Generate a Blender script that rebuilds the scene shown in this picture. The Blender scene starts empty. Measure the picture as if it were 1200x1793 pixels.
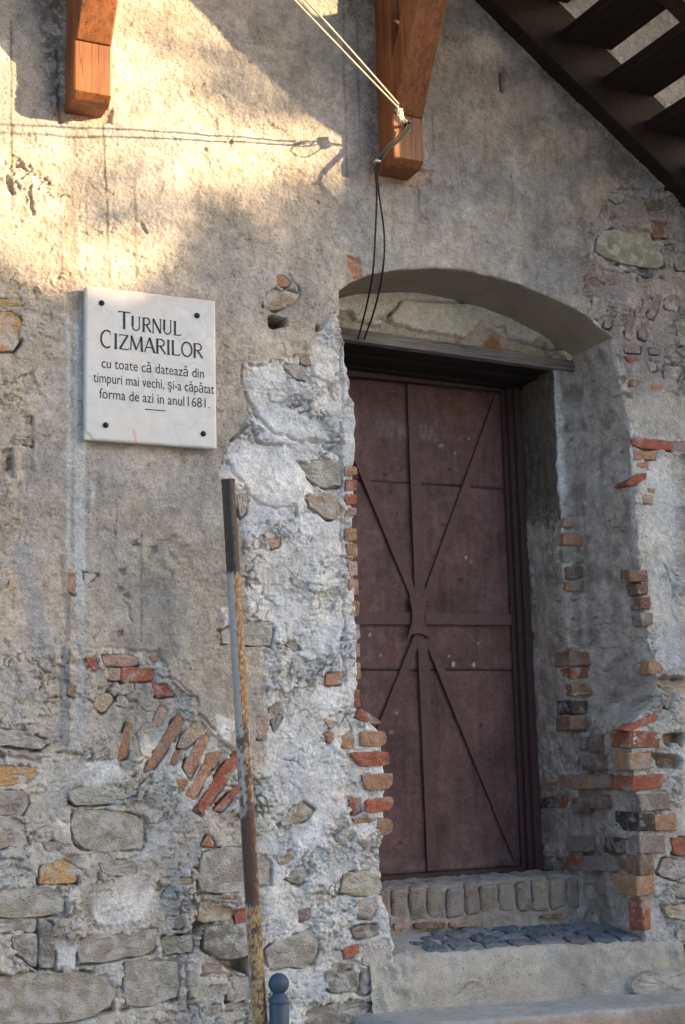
import bpy, bmesh, math, random
import numpy as np
from mathutils import Vector, Matrix

random.seed(7)
SC = bpy.context.scene
COLL = SC.collection

# ------------------------------------------------------------------ camera
F_PX, PW, PH = 2500.0, 1200.0, 1793.0
YAW, PITCH, ROLL, DIST, EYE = math.radians(25.6), math.radians(9.4), 0.025, 5.3, 1.5
FW = np.array([math.sin(YAW)*math.cos(PITCH), math.cos(YAW)*math.cos(PITCH), math.sin(PITCH)])
R0 = np.array([math.cos(YAW), -math.sin(YAW), 0.0])
U0 = np.cross(R0, FW)
RT = R0*math.cos(ROLL) - U0*math.sin(ROLL)
UP = U0*math.cos(ROLL) + R0*math.sin(ROLL)
CP = np.array([0.0, -DIST, EYE])
cam = bpy.data.cameras.new('camera')
cam.sensor_fit = 'VERTICAL'; cam.sensor_height = 36.0; cam.lens = 36.0*F_PX/PH
cam.clip_start = 0.05; cam.clip_end = 500
camo = bpy.data.objects.new('camera', cam); COLL.objects.link(camo)
camo.matrix_world = Matrix(((RT[0], UP[0], -FW[0], CP[0]), (RT[1], UP[1], -FW[1], CP[1]),
                            (RT[2], UP[2], -FW[2], CP[2]), (0, 0, 0, 1)))
SC.camera = camo

# ------------------------------------------------------------------ sky, sun, exposure
SUN = Vector((1.42, -1.0, 0.48)).normalized()      # towards the sun: low, front right
world = bpy.data.worlds.new('World'); SC.world = world; world.use_nodes = True
wn = world.node_tree.nodes; wl = world.node_tree.links
sky = wn.new('ShaderNodeTexSky'); sky.sky_type = 'NISHITA'; sky.sun_disc = False
sky.sun_elevation = math.asin(SUN.z); sky.sun_rotation = math.atan2(SUN.x, SUN.y)
sky.air_density = 1.0; sky.dust_density = 1.5; sky.ozone_density = 1.0
wl.new(sky.outputs[0], wn['Background'].inputs[0]); wn['Background'].inputs[1].default_value = 0.15
sun = bpy.data.lights.new('sun', 'SUN'); sun.energy = 5.0; sun.angle = math.radians(0.5)
sun.color = (1.0, 0.71, 0.39)
suno = bpy.data.objects.new('sun', sun); COLL.objects.link(suno)
suno.rotation_euler = (-SUN).to_track_quat('-Z', 'Y').to_euler(); suno.location = SUN*30
SC.cycles.use_adaptive_sampling = False; SC.cycles.max_bounces = 6; SC.cycles.diffuse_bounces = 3
SC.view_settings.view_transform = 'Standard'; SC.view_settings.look = 'None'
SC.view_settings.exposure = 2.05; SC.view_settings.gamma = 1.0

# ------------------------------------------------------------------ measuring helpers
def ray(u, v):
    return FW + RT*(u-600.0)/F_PX - UP*(v-896.5)/F_PX
def at(u, v, y=0.0):            # point of the place on a plane y = const
    d = ray(u, v); return CP + d*((y-CP[1])/d[1])
def atx(u, v, x):
    d = ray(u, v); return CP + d*((x-CP[0])/d[0])
def W(pts, y=0.0):
    return [(at(u, v, y)[0], at(u, v, y)[2]) for u, v in pts]

# ------------------------------------------------------------------ numpy noise
def gn(x, y, s, seed):
    rs = np.random.RandomState(seed)
    ang = rs.uniform(0, 2*np.pi, (256, 256)); gx, gy = np.cos(ang), np.sin(ang)
    X = x/s + 37.3*seed % 101; Y = y/s + 11.7*seed % 89
    i = np.floor(X).astype(np.int64); j = np.floor(Y).astype(np.int64); fx = X-i; fy = Y-j
    i &= 255; j &= 255; i1 = (i+1) & 255; j1 = (j+1) & 255
    u = fx*fx*fx*(fx*(fx*6-15)+10); w = fy*fy*fy*(fy*(fy*6-15)+10)
    a = gx[i, j]*fx + gy[i, j]*fy; b = gx[i1, j]*(fx-1) + gy[i1, j]*fy
    c = gx[i, j1]*fx + gy[i, j1]*(fy-1); d = gx[i1, j1]*(fx-1) + gy[i1, j1]*(fy-1)
    return 1.5*((a*(1-u)+b*u)*(1-w) + (c*(1-u)+d*u)*w)
def fbm(x, y, s, seed, o=4, g=0.5):
    r = 0; a = 1.0
    for k in range(o):
        r = r + a*gn(x, y, s/(2.03**k), seed+k*13); a *= g
    return r
def sst(a, b, x):
    t = np.clip((x-a)/(b-a), 0, 1); return t*t*(3-2*t)
def sdpoly(px, py, P):          # signed distance, negative inside
    P = np.asarray(P, float); n = len(P)
    d = np.full(px.shape, 1e9); s = np.ones(px.shape)
    for i in range(n):
        a = P[i]; b = P[i-1]; ex, ey = b-a; wx = px-a[0]; wy = py-a[1]
        t = np.clip((wx*ex+wy*ey)/max(ex*ex+ey*ey, 1e-12), 0, 1)
        d = np.minimum(d, (wx-ex*t)**2+(wy-ey*t)**2)
        c1 = py >= a[1]; c2 = py < b[1]; c3 = ex*wy > ey*wx
        s = np.where((c1 & c2 & c3) | (~c1 & ~c2 & ~c3), -s, s)
    return s*np.sqrt(d)
def sdline(px, py, P):
    P = np.asarray(P, float); d = np.full(px.shape, 1e9)
    for a, b in zip(P[:-1], P[1:]):
        ex, ey = b-a; wx = px-a[0]; wy = py-a[1]
        t = np.clip((wx*ex+wy*ey)/max(ex*ex+ey*ey, 1e-12), 0, 1)
        d = np.minimum(d, (wx-ex*t)**2+(wy-ey*t)**2)
    return np.sqrt(d)

# ------------------------------------------------------------------ materials
def nodes(name):
    m = bpy.data.materials.new(name); m.use_nodes = True
    nt = m.node_tree; b = nt.nodes['Principled BSDF']
    return m, nt, b
def N(nt, t, **k):
    n = nt.nodes.new(t)
    for a, v in k.items():
        if a in n.inputs: n.inputs[a].default_value = v
        else: setattr(n, a, v)
    return n
def surf(name, base, var=0.25, scale=60, fine=350, bump=0.3, dist=0.004, rough=0.92, metal=0.0, stretch=None, spots=0.0, smear=None, smear_at=0.55, big=1.0):
    """base: a colour, 'attr' (colour attribute Col) or 'obj' (object colour)"""
    m, nt, b = nodes(name); L = nt.links.new
    tc = N(nt, 'ShaderNodeTexCoord'); vec = tc.outputs['Object']
    if stretch:
        mp = N(nt, 'ShaderNodeMapping'); mp.inputs['Scale'].default_value = stretch; L(vec, mp.inputs[0]); vec = mp.outputs[0]
    if base == 'attr':
        at_ = N(nt, 'ShaderNodeAttribute', attribute_name='Col'); c = at_.outputs['Color']
    elif base == 'obj':
        c = N(nt, 'ShaderNodeObjectInfo').outputs['Color']
    else:
        r = N(nt, 'ShaderNodeRGB'); r.outputs[0].default_value = (*base, 1); c = r.outputs[0]
    n1 = N(nt, 'ShaderNodeTexNoise', Scale=scale, Detail=6.0, Roughness=0.65); L(vec, n1.inputs['Vector'])
    n2 = N(nt, 'ShaderNodeTexNoise', Scale=fine, Detail=3.0, Roughness=0.6); L(vec, n2.inputs['Vector'])
    ad = N(nt, 'ShaderNodeMath', operation='ADD'); L(n1.outputs[0], ad.inputs[0]); L(n2.outputs[0], ad.inputs[1])
    mr = N(nt, 'ShaderNodeMapRange'); L(ad.outputs[0], mr.inputs[0])
    mr.inputs[1].default_value = 0.7; mr.inputs[2].default_value = 1.3
    mr.inputs[3].default_value = 1-var; mr.inputs[4].default_value = 1+var
    mx = N(nt, 'ShaderNodeVectorMath', operation='SCALE'); L(c, mx.inputs[0]); L(mr.outputs[0], mx.inputs['Scale'])
    out = mx.outputs[0]; hgt = ad.outputs[0]
    if big != 1.0:
        hb = N(nt, 'ShaderNodeMath', operation='MULTIPLY_ADD'); L(n1.outputs[0], hb.inputs[0]); hb.inputs[1].default_value = big; L(n2.outputs[0], hb.inputs[2]); hgt = hb.outputs[0]
    if spots:
        vo = N(nt, 'ShaderNodeTexVoronoi', Scale=110.0); L(vec, vo.inputs['Vector'])
        n3 = N(nt, 'ShaderNodeTexNoise', Scale=30.0); L(vec, n3.inputs['Vector'])
        m3 = N(nt, 'ShaderNodeMath', operation='MULTIPLY'); L(n3.outputs[0], m3.inputs[0]); m3.inputs[1].default_value = 0.42
        ls = N(nt, 'ShaderNodeMath', operation='SUBTRACT'); L(m3.outputs[0], ls.inputs[0]); L(vo.outputs[0], ls.inputs[1])
        sm = N(nt, 'ShaderNodeMapRange'); L(ls.outputs[0], sm.inputs[0]); sm.inputs[1].default_value = 0.0; sm.inputs[2].default_value = 0.1
        sm.inputs[3].default_value = 0.0; sm.inputs[4].default_value = spots
        sb = N(nt, 'ShaderNodeMath', operation='SUBTRACT'); L(hgt, sb.inputs[0]); L(sm.outputs[0], sb.inputs[1]); hgt = sb.outputs[0]
        vo2 = N(nt, 'ShaderNodeTexVoronoi', Scale=75.0); L(vec, vo2.inputs['Vector']); n5 = N(nt, 'ShaderNodeTexNoise', Scale=9.0, Detail=3.0); L(vec, n5.inputs['Vector'])
        sp2 = N(nt, 'ShaderNodeMath', operation='SUBTRACT'); m5 = N(nt, 'ShaderNodeMath', operation='MULTIPLY'); L(n5.outputs[0], m5.inputs[0]); m5.inputs[1].default_value = 0.46; L(m5.outputs[0], sp2.inputs[0]); L(vo2.outputs[0], sp2.inputs[1])
        pr = N(nt, 'ShaderNodeMapRange'); L(sp2.outputs[0], pr.inputs[0]); pr.inputs[1].default_value = 0.02; pr.inputs[2].default_value = 0.11; pr.inputs[3].default_value = 1.0; pr.inputs[4].default_value = 0.5
        px = N(nt, 'ShaderNodeVectorMath', operation='SCALE'); L(out, px.inputs[0]); L(pr.outputs[0], px.inputs['Scale']); out = px.outputs[0]
    if smear:                                                   # mortar and dirt left on the face
        n4 = N(nt, 'ShaderNodeTexNoise', Scale=17.0, Detail=5.0, Roughness=0.6); L(tc.outputs['Object'], n4.inputs['Vector'])
        sm4 = N(nt, 'ShaderNodeMapRange'); L(n4.outputs[0], sm4.inputs[0]); sm4.inputs[1].default_value = smear_at-0.05; sm4.inputs[2].default_value = smear_at+0.09
        sm4.inputs[3].default_value = 0.0; sm4.inputs[4].default_value = 0.8
        mx4 = N(nt, 'ShaderNodeMix', data_type='RGBA'); L(sm4.outputs[0], mx4.inputs[0]); L(out, mx4.inputs[6]); mx4.inputs[7].default_value = (*smear, 1); out = mx4.outputs[2]
    L(out, b.inputs['Base Color'])
    bp = N(nt, 'ShaderNodeBump', Strength=bump, Distance=dist); L(hgt, bp.inputs['Height']); L(bp.outputs[0], b.inputs['Normal'])
    if name == 'old_plaster':                                   # smooth coats are less grainy than bare mortar
        bs = N(nt, 'ShaderNodeMapRange'); L(at_.outputs['Alpha'], bs.inputs[0]); bs.inputs[3].default_value = 0.20*bump; bs.inputs[4].default_value = bump; L(bs.outputs[0], bp.inputs['Strength'])
    b.inputs['Roughness'].default_value = rough; b.inputs['Metallic'].default_value = metal
    b.inputs['Specular IOR Level'].default_value = 0.3
    return m
def wood(name, dark, light, rough=0.6, axis=2, sc=1.0, bump=0.25):
    m, nt, b = nodes(name); L = nt.links.new
    tc = N(nt, 'ShaderNodeTexCoord'); mp = N(nt, 'ShaderNodeMapping'); L(tc.outputs['Object'], mp.inputs[0])
    s = [45*sc, 45*sc, 45*sc]; s[axis] = 1.6*sc; mp.inputs['Scale'].default_value = s
    n1 = N(nt, 'ShaderNodeTexNoise', Scale=1.0, Detail=7.0, Roughness=0.62, Distortion=0.6); L(mp.outputs[0], n1.inputs['Vector'])
    s2 = [240*sc, 240*sc, 240*sc]; s2[axis] = 5*sc
    mp2 = N(nt, 'ShaderNodeMapping'); mp2.inputs['Scale'].default_value = s2; L(tc.outputs['Object'], mp2.inputs[0])
    n2 = N(nt, 'ShaderNodeTexNoise', Scale=1.0, Detail=3.0); L(mp2.outputs[0], n2.inputs['Vector'])
    n0 = N(nt, 'ShaderNodeTexNoise', Scale=5.0, Detail=2.0); L(tc.outputs['Object'], n0.inputs['Vector'])
    ad = N(nt, 'ShaderNodeMath', operation='MULTIPLY_ADD'); L(n2.outputs[0], ad.inputs[0]); ad.inputs[1].default_value = 0.45; L(n1.outputs[0], ad.inputs[2])
    ad2 = N(nt, 'ShaderNodeMath', operation='MULTIPLY_ADD'); L(n0.outputs[0], ad2.inputs[0]); ad2.inputs[1].default_value = 0.5; L(ad.outputs[0], ad2.inputs[2])
    cr = N(nt, 'ShaderNodeValToRGB'); cr.color_ramp.elements[0].position = 0.72; cr.color_ramp.elements[1].position = 1.2
    cr.color_ramp.elements[0].color = (*dark, 1); cr.color_ramp.elements[1].color = (*light, 1)
    mr = N(nt, 'ShaderNodeMapRange'); mr.inputs[1].default_value = 0.6; mr.inputs[2].default_value = 1.35; L(ad2.outputs[0], mr.inputs[0])
    cr.color_ramp.elements[0].position = 0.1; cr.color_ramp.elements[1].position = 0.9
    L(mr.outputs[0], cr.inputs[0])
    s3 = [26*sc]*3; s3[axis] = 0.9*sc; mp3 = N(nt, 'ShaderNodeMapping'); mp3.inputs['Scale'].default_value = s3; mp3.inputs['Location'].default_value = (3.7, 1.3, 5.1); L(tc.outputs['Object'], mp3.inputs[0])
    n3 = N(nt, 'ShaderNodeTexNoise', Scale=1.0, Detail=2.0, Distortion=0.3); L(mp3.outputs[0], n3.inputs['Vector'])
    ab = N(nt, 'ShaderNodeMath', operation='SUBTRACT'); L(n3.outputs[0], ab.inputs[0]); ab.inputs[1].default_value = 0.56; ab2 = N(nt, 'ShaderNodeMath', operation='ABSOLUTE'); L(ab.outputs[0], ab2.inputs[0])
    ck_ = N(nt, 'ShaderNodeMapRange'); L(ab2.outputs[0], ck_.inputs[0]); ck_.inputs[1].default_value = 0.0; ck_.inputs[2].default_value = 0.016; ck_.inputs[3].default_value = 0.3; ck_.inputs[4].default_value = 1.0
    cs_ = N(nt, 'ShaderNodeVectorMath', operation='SCALE'); L(cr.outputs[0], cs_.inputs[0]); L(ck_.outputs[0], cs_.inputs['Scale']); L(cs_.outputs[0], b.inputs['Base Color'])
    bp = N(nt, 'ShaderNodeBump', Strength=bump, Distance=0.003); L(ad.outputs[0], bp.inputs['Height']); L(bp.outputs[0], b.inputs['Normal'])
    b.inputs['Roughness'].default_value = rough; b.inputs['Specular IOR Level'].default_value = 0.35
    return m
M = {}
M['wall'] = surf('old_plaster', 'attr', var=0.33, scale=30, fine=150, bump=1.0, dist=0.006, spots=1.3, big=0.25)
M['soffit'] = surf('soffit_plaster', 'attr', var=0.16, scale=14, fine=300, bump=0.35, dist=0.003)
M['stone'] = surf('rubble_stone', 'obj', var=0.32, scale=11, fine=110, bump=0.9, dist=0.008, smear=(0.48, 0.465, 0.45), smear_at=0.50, stretch=(0.9, 0.9, 1.3))
M['brick'] = surf('fired_brick', 'obj', var=0.42, scale=26, fine=140, bump=1.0, dist=0.009, smear=(0.42, 0.395, 0.375), smear_at=0.57)
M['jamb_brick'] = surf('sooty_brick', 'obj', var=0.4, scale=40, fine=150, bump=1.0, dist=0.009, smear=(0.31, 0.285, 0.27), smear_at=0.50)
M['sill_brick'] = surf('mortared_brick', 'obj', var=0.4, scale=40, fine=150, bump=1.0, dist=0.010, smear=(0.37, 0.335, 0.295), smear_at=0.47)
M['sett'] = surf('granite_sett', 'obj', var=0.3, scale=40, fine=160, bump=0.5, dist=0.005, rough=0.6, smear=(0.30, 0.31, 0.32), smear_at=0.68)
M['cement'] = surf('cement', 'attr', var=0.2, scale=16, fine=150, bump=0.7, dist=0.006, spots=0.5)
M['door'] = surf('painted_steel', 'attr', var=0.32, scale=45, fine=140, bump=0.2, dist=0.002, rough=0.62)
M['bar'] = surf('painted_bar', (0.130, 0.070, 0.070), var=0.3, scale=25, fine=260, bump=0.12, dist=0.002, rough=0.6)
M['bar_dark'] = surf('painted_angle', (0.075, 0.044, 0.045), var=0.3, scale=25, fine=260, bump=0.15, dist=0.002, rough=0.6)
M['bracket'] = wood('stained_timber', (0.085, 0.028, 0.010), (0.33, 0.122, 0.040), rough=0.5)
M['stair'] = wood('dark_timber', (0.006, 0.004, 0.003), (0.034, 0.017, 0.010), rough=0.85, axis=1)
M['lintel'] = wood('weathered_board', (0.045, 0.04, 0.038), (0.33, 0.30, 0.285), rough=0.85, axis=0, sc=1.4, bump=0.6)
M['lintel_shade'] = wood('lintel_shade_board', (0.008, 0.006, 0.005), (0.026, 0.019, 0.016), rough=0.8, axis=0)  # near-black colour stands in for the shade under the lintel
M['marble'] = surf('marble', 'attr', var=0.06, scale=12, fine=200, bump=0.08, dist=0.002, rough=0.5)
M['ink'] = surf('letter_paint', (0.035, 0.037, 0.055), var=0.6, scale=45, fine=150, bump=0.05, rough=0.6)
M['iron'] = surf('dark_iron', (0.03, 0.027, 0.028), var=0.3, bump=0.2, rough=0.45, metal=0.6)
M['pole'] = surf('flaking_pole', 'attr', var=0.22, scale=60, fine=420, bump=0.35, dist=0.002, rough=0.5)
M['bollard'] = surf('blue_paint', (0.052, 0.078, 0.125), var=0.14, scale=30, fine=300, bump=0.1, dist=0.002, rough=0.42)
M['cable'] = surf('pale_cable', (0.37, 0.345, 0.29), var=0.2, bump=0.1, rough=0.6)
M['wire'] = surf('black_wire', (0.012, 0.012, 0.013), var=0.2, bump=0.05, rough=0.5)
M['slabside'] = surf('slab_side', (0.38, 0.35, 0.32), var=0.25, scale=20, fine=120, bump=0.6, dist=0.006)
M['ground'] = surf('ground_stone', (0.32, 0.295, 0.265), var=0.25, scale=6, fine=60, bump=0.4, dist=0.01)
M['leaf'] = surf('leaf', (0.06, 0.10, 0.025), var=0.4, scale=3, fine=30, bump=0.0, rough=0.6)
M['bark'] = surf('bark', (0.08, 0.06, 0.045), var=0.4, scale=20, fine=90, bump=0.6, dist=0.02)
M['render'] = surf('house_render', (0.52, 0.46, 0.37), var=0.15, scale=3, fine=60, bump=0.2)
M['tile'] = surf('roof_tile', (0.25, 0.09, 0.05), var=0.3, scale=8, fine=60, bump=0.5, dist=0.02)
M['pane'] = surf('dark_pane', (0.03, 0.035, 0.04), var=0.1, bump=0.0, rough=0.15)

# ------------------------------------------------------------------ object helpers
def link(o, parent=None):
    COLL.objects.link(o)
    if parent is not None:
        o.parent = parent
        if parent.type == 'EMPTY': o.matrix_parent_inverse = Matrix.Translation(-parent.location)
    return o
def tag(o, label, cat, group=None):
    o['label'] = label; o['category'] = cat
    if group: o['group'] = group
    return o
def empty(name, loc, label, cat, group=None):
    o = bpy.data.objects.new(name, None); o.location = loc; o.empty_display_size = 0.2
    COLL.objects.link(o); return tag(o, label, cat, group)
def npmesh(name, V, Q, mat, parent=None, col=None, smooth=True):
    """quads or triangles from numpy arrays, optional per-vertex colour"""
    V = np.asarray(V, np.float32); Q = np.asarray(Q, np.int32); k = Q.shape[1]
    me = bpy.data.meshes.new(name)
    me.vertices.add(len(V)); me.vertices.foreach_set('co', V.ravel())
    me.loops.add(Q.size); me.loops.foreach_set('vertex_index', Q.ravel())
    me.polygons.add(len(Q)); me.polygons.foreach_set('loop_start', np.arange(0, Q.size, k, dtype=np.int32))
    me.update(calc_edges=True)
    if smooth: me.polygons.foreach_set('use_smooth', np.ones(len(Q), bool))
    if col is not None:
        a = me.color_attributes.new('Col', 'FLOAT_COLOR', 'POINT')
        a.data.foreach_set('color', (np.clip(col, 0, 1) if col.shape[1] == 4 else np.concatenate([np.clip(col, 0, 1), np.full((len(V), 1), 0.7)], 1)).astype(np.float32).ravel())
    me.materials.append(mat)
    return link(bpy.data.objects.new(name, me), parent)
def grid_quads(nr, nc, flip=False):
    i = np.arange(nr*nc).reshape(nr, nc)
    q = np.stack([i[:-1, :-1], i[:-1, 1:], i[1:, 1:], i[1:, :-1]], -1).reshape(-1, 4)
    return q[:, ::-1] if flip else q
def bmobj(name, bm, mat, parent=None, smooth=False, color=None):
    bmesh.ops.recalc_face_normals(bm, faces=bm.faces)
    me = bpy.data.meshes.new(name); bm.to_mesh(me); bm.free()
    if smooth: me.polygons.foreach_set('use_smooth', np.ones(len(me.polygons), bool))
    me.materials.append(mat)
    o = bpy.data.objects.new(name, me)
    if color: o.color = (*color, 1)
    return link(o, parent)
def boxbm(x0, x1, y0, y1, z0, z1, bev=0.004, seg=1, jit=0.0, bm=None, rnd=random):
    own = bmesh.new()
    vs = [own.verts.new((x+rnd.uniform(-jit, jit), y+rnd.uniform(-jit, jit), z+rnd.uniform(-jit, jit)))
          for x in (x0, x1) for y in (y0, y1) for z in (z0, z1)]
    for f in ((0, 1, 3, 2), (4, 6, 7, 5), (0, 4, 5, 1), (2, 3, 7, 6), (0, 2, 6, 4), (1, 5, 7, 3)):
        own.faces.new([vs[i] for i in f])
    if bev: bmesh.ops.bevel(own, geom=own.edges[:], offset=bev, segments=seg, affect='EDGES', profile=0.6)
    if bm is None: return own
    me = bpy.data.meshes.new('tmp'); own.to_mesh(me); own.free(); bm.from_mesh(me); bpy.data.meshes.remove(me); return bm
def prism(bm, poly, fr, to, bev=0.0):
    """poly: 2D points; fr(p)/to(p): 3D of the two caps"""
    own = bmesh.new()
    a = [own.verts.new(fr(p)) for p in poly]; b = [own.verts.new(to(p)) for p in poly]; n = len(poly)
    own.faces.new(a); own.faces.new(b[::-1])
    for i in range(n): own.faces.new((a[i], b[i], b[(i+1) % n], a[(i+1) % n]))
    bmesh.ops.recalc_face_normals(own, faces=own.faces)
    if bev: bmesh.ops.bevel(own, geom=own.edges[:], offset=bev, segments=2, affect='EDGES', profile=0.6)
    me = bpy.data.meshes.new('tmp'); own.to_mesh(me); own.free(); bm.from_mesh(me); bpy.data.meshes.remove(me); return bm
def tube(name, pts, r, mat, parent=None, n=8, sub=6):
    P = [Vector(p) for p in pts]; S = []
    for i in range(len(P)-1):
        p0 = P[max(i-1, 0)]; p1 = P[i]; p2 = P[i+1]; p3 = P[min(i+2, len(P)-1)]
        for k in range(sub):
            t = k/sub
            S.append(0.5*((2*p1)+(p2-p0)*t+(2*p0-5*p1+4*p2-p3)*t*t+(3*p1-p0-3*p2+p3)*t**3))
    S.append(P[-1]); V = []
    up = Vector((0.3, 0.2, 1)).normalized()
    for i, p in enumerate(S):
        t = (S[min(i+1, len(S)-1)]-S[max(i-1, 0)]).normalized()
        a = t.cross(up).normalized() if abs(t.dot(up)) < 0.98 else t.cross(Vector((1, 0, 0))).normalized(); b = t.cross(a)
        for k in range(n): V.append(p+(a*math.cos(2*math.pi*k/n)+b*math.sin(2*math.pi*k/n))*r)
    Q = [(i*n+k, i*n+(k+1) % n, (i+1)*n+(k+1) % n, (i+1)*n+k) for i in range(len(S)-1) for k in range(n)]
    return npmesh(name, np.array([list(v) for v in V]), np.array(Q), mat, parent)
def lathe(name, prof, cx, cy, mat, parent=None, n=40):
    V = [(cx+r*math.cos(2*math.pi*k/n), cy+r*math.sin(2*math.pi*k/n), z) for r, z in prof for k in range(n)]
    Q = [(i*n+k, i*n+(k+1) % n, (i+1)*n+(k+1) % n, (i+1)*n+k) for i in range(len(prof)-1) for k in range(n)]
    return npmesh(name, np.array(V), np.array(Q), mat, parent)

def piece(name, poly, frame, hs, mat, color, parent, back=0.07, chaikin=1, n=None, rnd=random, dome=0.001, tilt=0.006):
    """an uneven stone or brick: poly in plane coordinates, frame(a, b, h) -> 3D, hs = how far it stands out"""
    P = [np.array(p, float) for p in poly]
    for _ in range(chaikin-1):
        P = [q for i in range(len(P)) for q in (P[i]*0.78+P[(i+1) % len(P)]*0.22, P[i]*0.22+P[(i+1) % len(P)]*0.78)]
    ar = 0.5*sum(P[k-1][0]*P[k][1]-P[k-1][1]*P[k][0] for k in range(len(P)))
    if ar < 0: P = P[::-1]
    size = math.sqrt(max(1e-6, abs(ar))); R = []; seg = max(0.016, size*0.28)
    for i in range(len(P)):
        a, b = P[i], P[(i+1) % len(P)]; e = b-a; l = np.linalg.norm(e); k = max(1, int(round(l/seg))); nn = np.array((e[1], -e[0]))/max(l, 1e-9)
        pv = P[i-1]; cut = 0.10*size if chaikin else 0.03*size
        for q in range(k):
            t = q/k; p = a+e*t
            if q == 0:      # knock the corner off a little
                d = (pv-a)/max(np.linalg.norm(pv-a), 1e-9)+e/max(l, 1e-9); p = a+d*cut*rnd.uniform(0.2, 0.9)
            else: p = p+nn*rnd.uniform(-1, 1)*min(0.008, size*(0.025 if name == 'brick' else 0.06))
            R.append(p)
    n = len(R); c = sum(R)/n
    tx, ty = rnd.uniform(-tilt, tilt)/size, rnd.uniform(-tilt, tilt)/size
    V = []; j = min(0.004, size*0.05)
    bev = min(0.004, size*0.05); flat_k = 0.4 if name == 'brick' else 1.0
    for (ins, h, jh) in ((0.0, -back, 0), (0.0, hs-bev, 0.002), (bev*0.7, hs, 0.002), (size*0.16, hs+dome*.6, 0.0035*flat_k), (size*0.33, hs+dome, 0.0045*flat_k)):
        for k in range(n):
            d = c-R[k]; dl = np.linalg.norm(d); jj = j if ins > bev else 0.0
            q = R[k]+d*min(0.8, ins/max(dl, 1e-6))+np.array((rnd.uniform(-jj, jj), rnd.uniform(-jj, jj)))
            V.append(frame(q[0], q[1], h+rnd.uniform(-jh, jh)*min(1, size/0.08)+(0 if h < 0 else tx*(q[0]-c[0])+ty*(q[1]-c[1]))))
    V.append(frame(c[0], c[1], hs+dome*1.1+rnd.uniform(-0.003, 0.003)))
    bm = bmesh.new(); vs = [bm.verts.new(v) for v in V]
    for l in range(4):
        for k in range(n): bm.faces.new((vs[l*n+k], vs[l*n+(k+1) % n], vs[(l+1)*n+(k+1) % n], vs[(l+1)*n+k]))
    for k in range(n): bm.faces.new((vs[4*n+k], vs[4*n+(k+1) % n], vs[-1]))
    return bmobj(name, bm, mat, parent, False, color)
front = lambda a, b, h: (a, -h, b)

# ------------------------------------------------------------------ ground
def sheet(name, x0, x1, y0, y1, z, mat, kind='structure'):
    xs = np.linspace(x0, x1, 40); ys = np.linspace(y0, y1, 40); X, Y = np.meshgrid(xs, ys)
    V = np.stack([X, Y, np.full(X.shape, z)], -1).reshape(-1, 3)
    o = npmesh(name, V, grid_quads(40, 40), mat); o['kind'] = kind; return o
sheet('ground', -150, 150, -150, 150, 0.0, M['ground'])

# ------------------------------------------------------------------ the tower: wall sheet with relief
tower = empty('stone_tower', (3.0, 0.0, 0.0), 'weathered tower wall of peeling plaster, rubble and brick with an arched doorway', 'tower')
G = 0.0044
xs = np.concatenate([np.linspace(-2.5, 0.9, 60), np.arange(0.95, 4.72, G), np.linspace(4.78, 7.6, 60)])
zs = np.concatenate([np.linspace(-0.05, 0.2, 10), np.arange(0.23, 5.32, G), np.linspace(5.36, 6.4, 20)])
XX, ZZ = np.meshgrid(xs, zs); NR, NC = XX.shape
n50 = fbm(XX, ZZ, 0.5, 1, 3); n15 = fbm(XX, ZZ, 0.15, 2, 3); n05 = gn(XX, ZZ, 0.05, 3); n02 = gn(XX, ZZ, 0.02, 4)
nfi = gn(XX, ZZ, 0.011, 5); n30 = fbm(XX, ZZ, 0.3, 6, 4); nstr = fbm(XX*9, ZZ, 0.35, 8, 3)
WARP = 0.014*n05 + 0.008*n02 + 0.004*nfi
def win(poly, pad=0.05):
    P = np.asarray(poly); a, b = P.min(0)-pad, P.max(0)+pad
    i0, i1 = np.searchsorted(xs, [a[0], b[0]]); j0, j1 = np.searchsorted(zs, [a[1], b[1]])
    return slice(j0, j1), slice(i0, i1)
def region(pts, soft=0.006, warp=1.0, pad=0.06):
    """soft mask of a patch of the wall"""
    P = W(pts); s = win(P, pad)
    sd = sdpoly(XX[s], ZZ[s], P) + warp*WARP[s]
    return s, sst(soft, -soft, sd), sd
H = np.zeros(XX.shape); RGH = np.zeros(XX.shape); C3 = np.zeros(XX.shape+(3,))
def paint(s, m, c, k=1.0):
    m = (m*k)[..., None]; C3[s] = C3[s]*(1-m)+np.array(c)*m
def mul(s, m, c):
    m = m[..., None]; C3[s] *= (1-m)+np.array(c)*m
ALL = (slice(None), slice(None))
C_PL = (0.385, 0.348, 0.308); C_GREY = (0.335, 0.315, 0.295); C_MOR = (0.50, 0.485, 0.465); C_WHT = (0.66, 0.665, 0.68)
C_MAU = (0.335, 0.295, 0.285); C_BEIGE = (0.425, 0.37, 0.308)
# exposed masonry coat everywhere, plaster on top
C3[:] = C_MOR; RGH[:] = 1.0
PLAST = [(-400, -400), (1700, -400), (1700, 330), (1180, 330), (1072, 332), (1052, 372), (1028, 396), (1022, 430), (1036, 470), (1018, 492), (1012, 530),
         (1060, 590), (900, 640), (700, 600), (605, 560), (585, 545), (560, 575), (545, 600), (540, 622), (500, 630), (432, 640), (424, 670),
         (440, 735), (402, 775), (382, 820), (392, 870), (418, 915), (428, 1000), (425, 1080), (450, 1130), (462, 1200), (466, 1330), (430, 1345),
         (412, 1318), (388, 1304), (352, 1262), (340, 1246), (342, 1222), (318, 1206), (300, 1192), (292, 1160), (275, 1142), (190, 1132),
         (120, 1132), (104, 1122), (60, 1136), (-400, 1120)]
s, mpl, sdp = region(PLAST, soft=0.0035, pad=3.0)
H[s] += 0.017*mpl*(1-.8*sst(1.8, 1.45, XX[s])*sst(2.6, 2.2, ZZ[s])); RGH[s] *= 1-0.86*mpl
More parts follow.
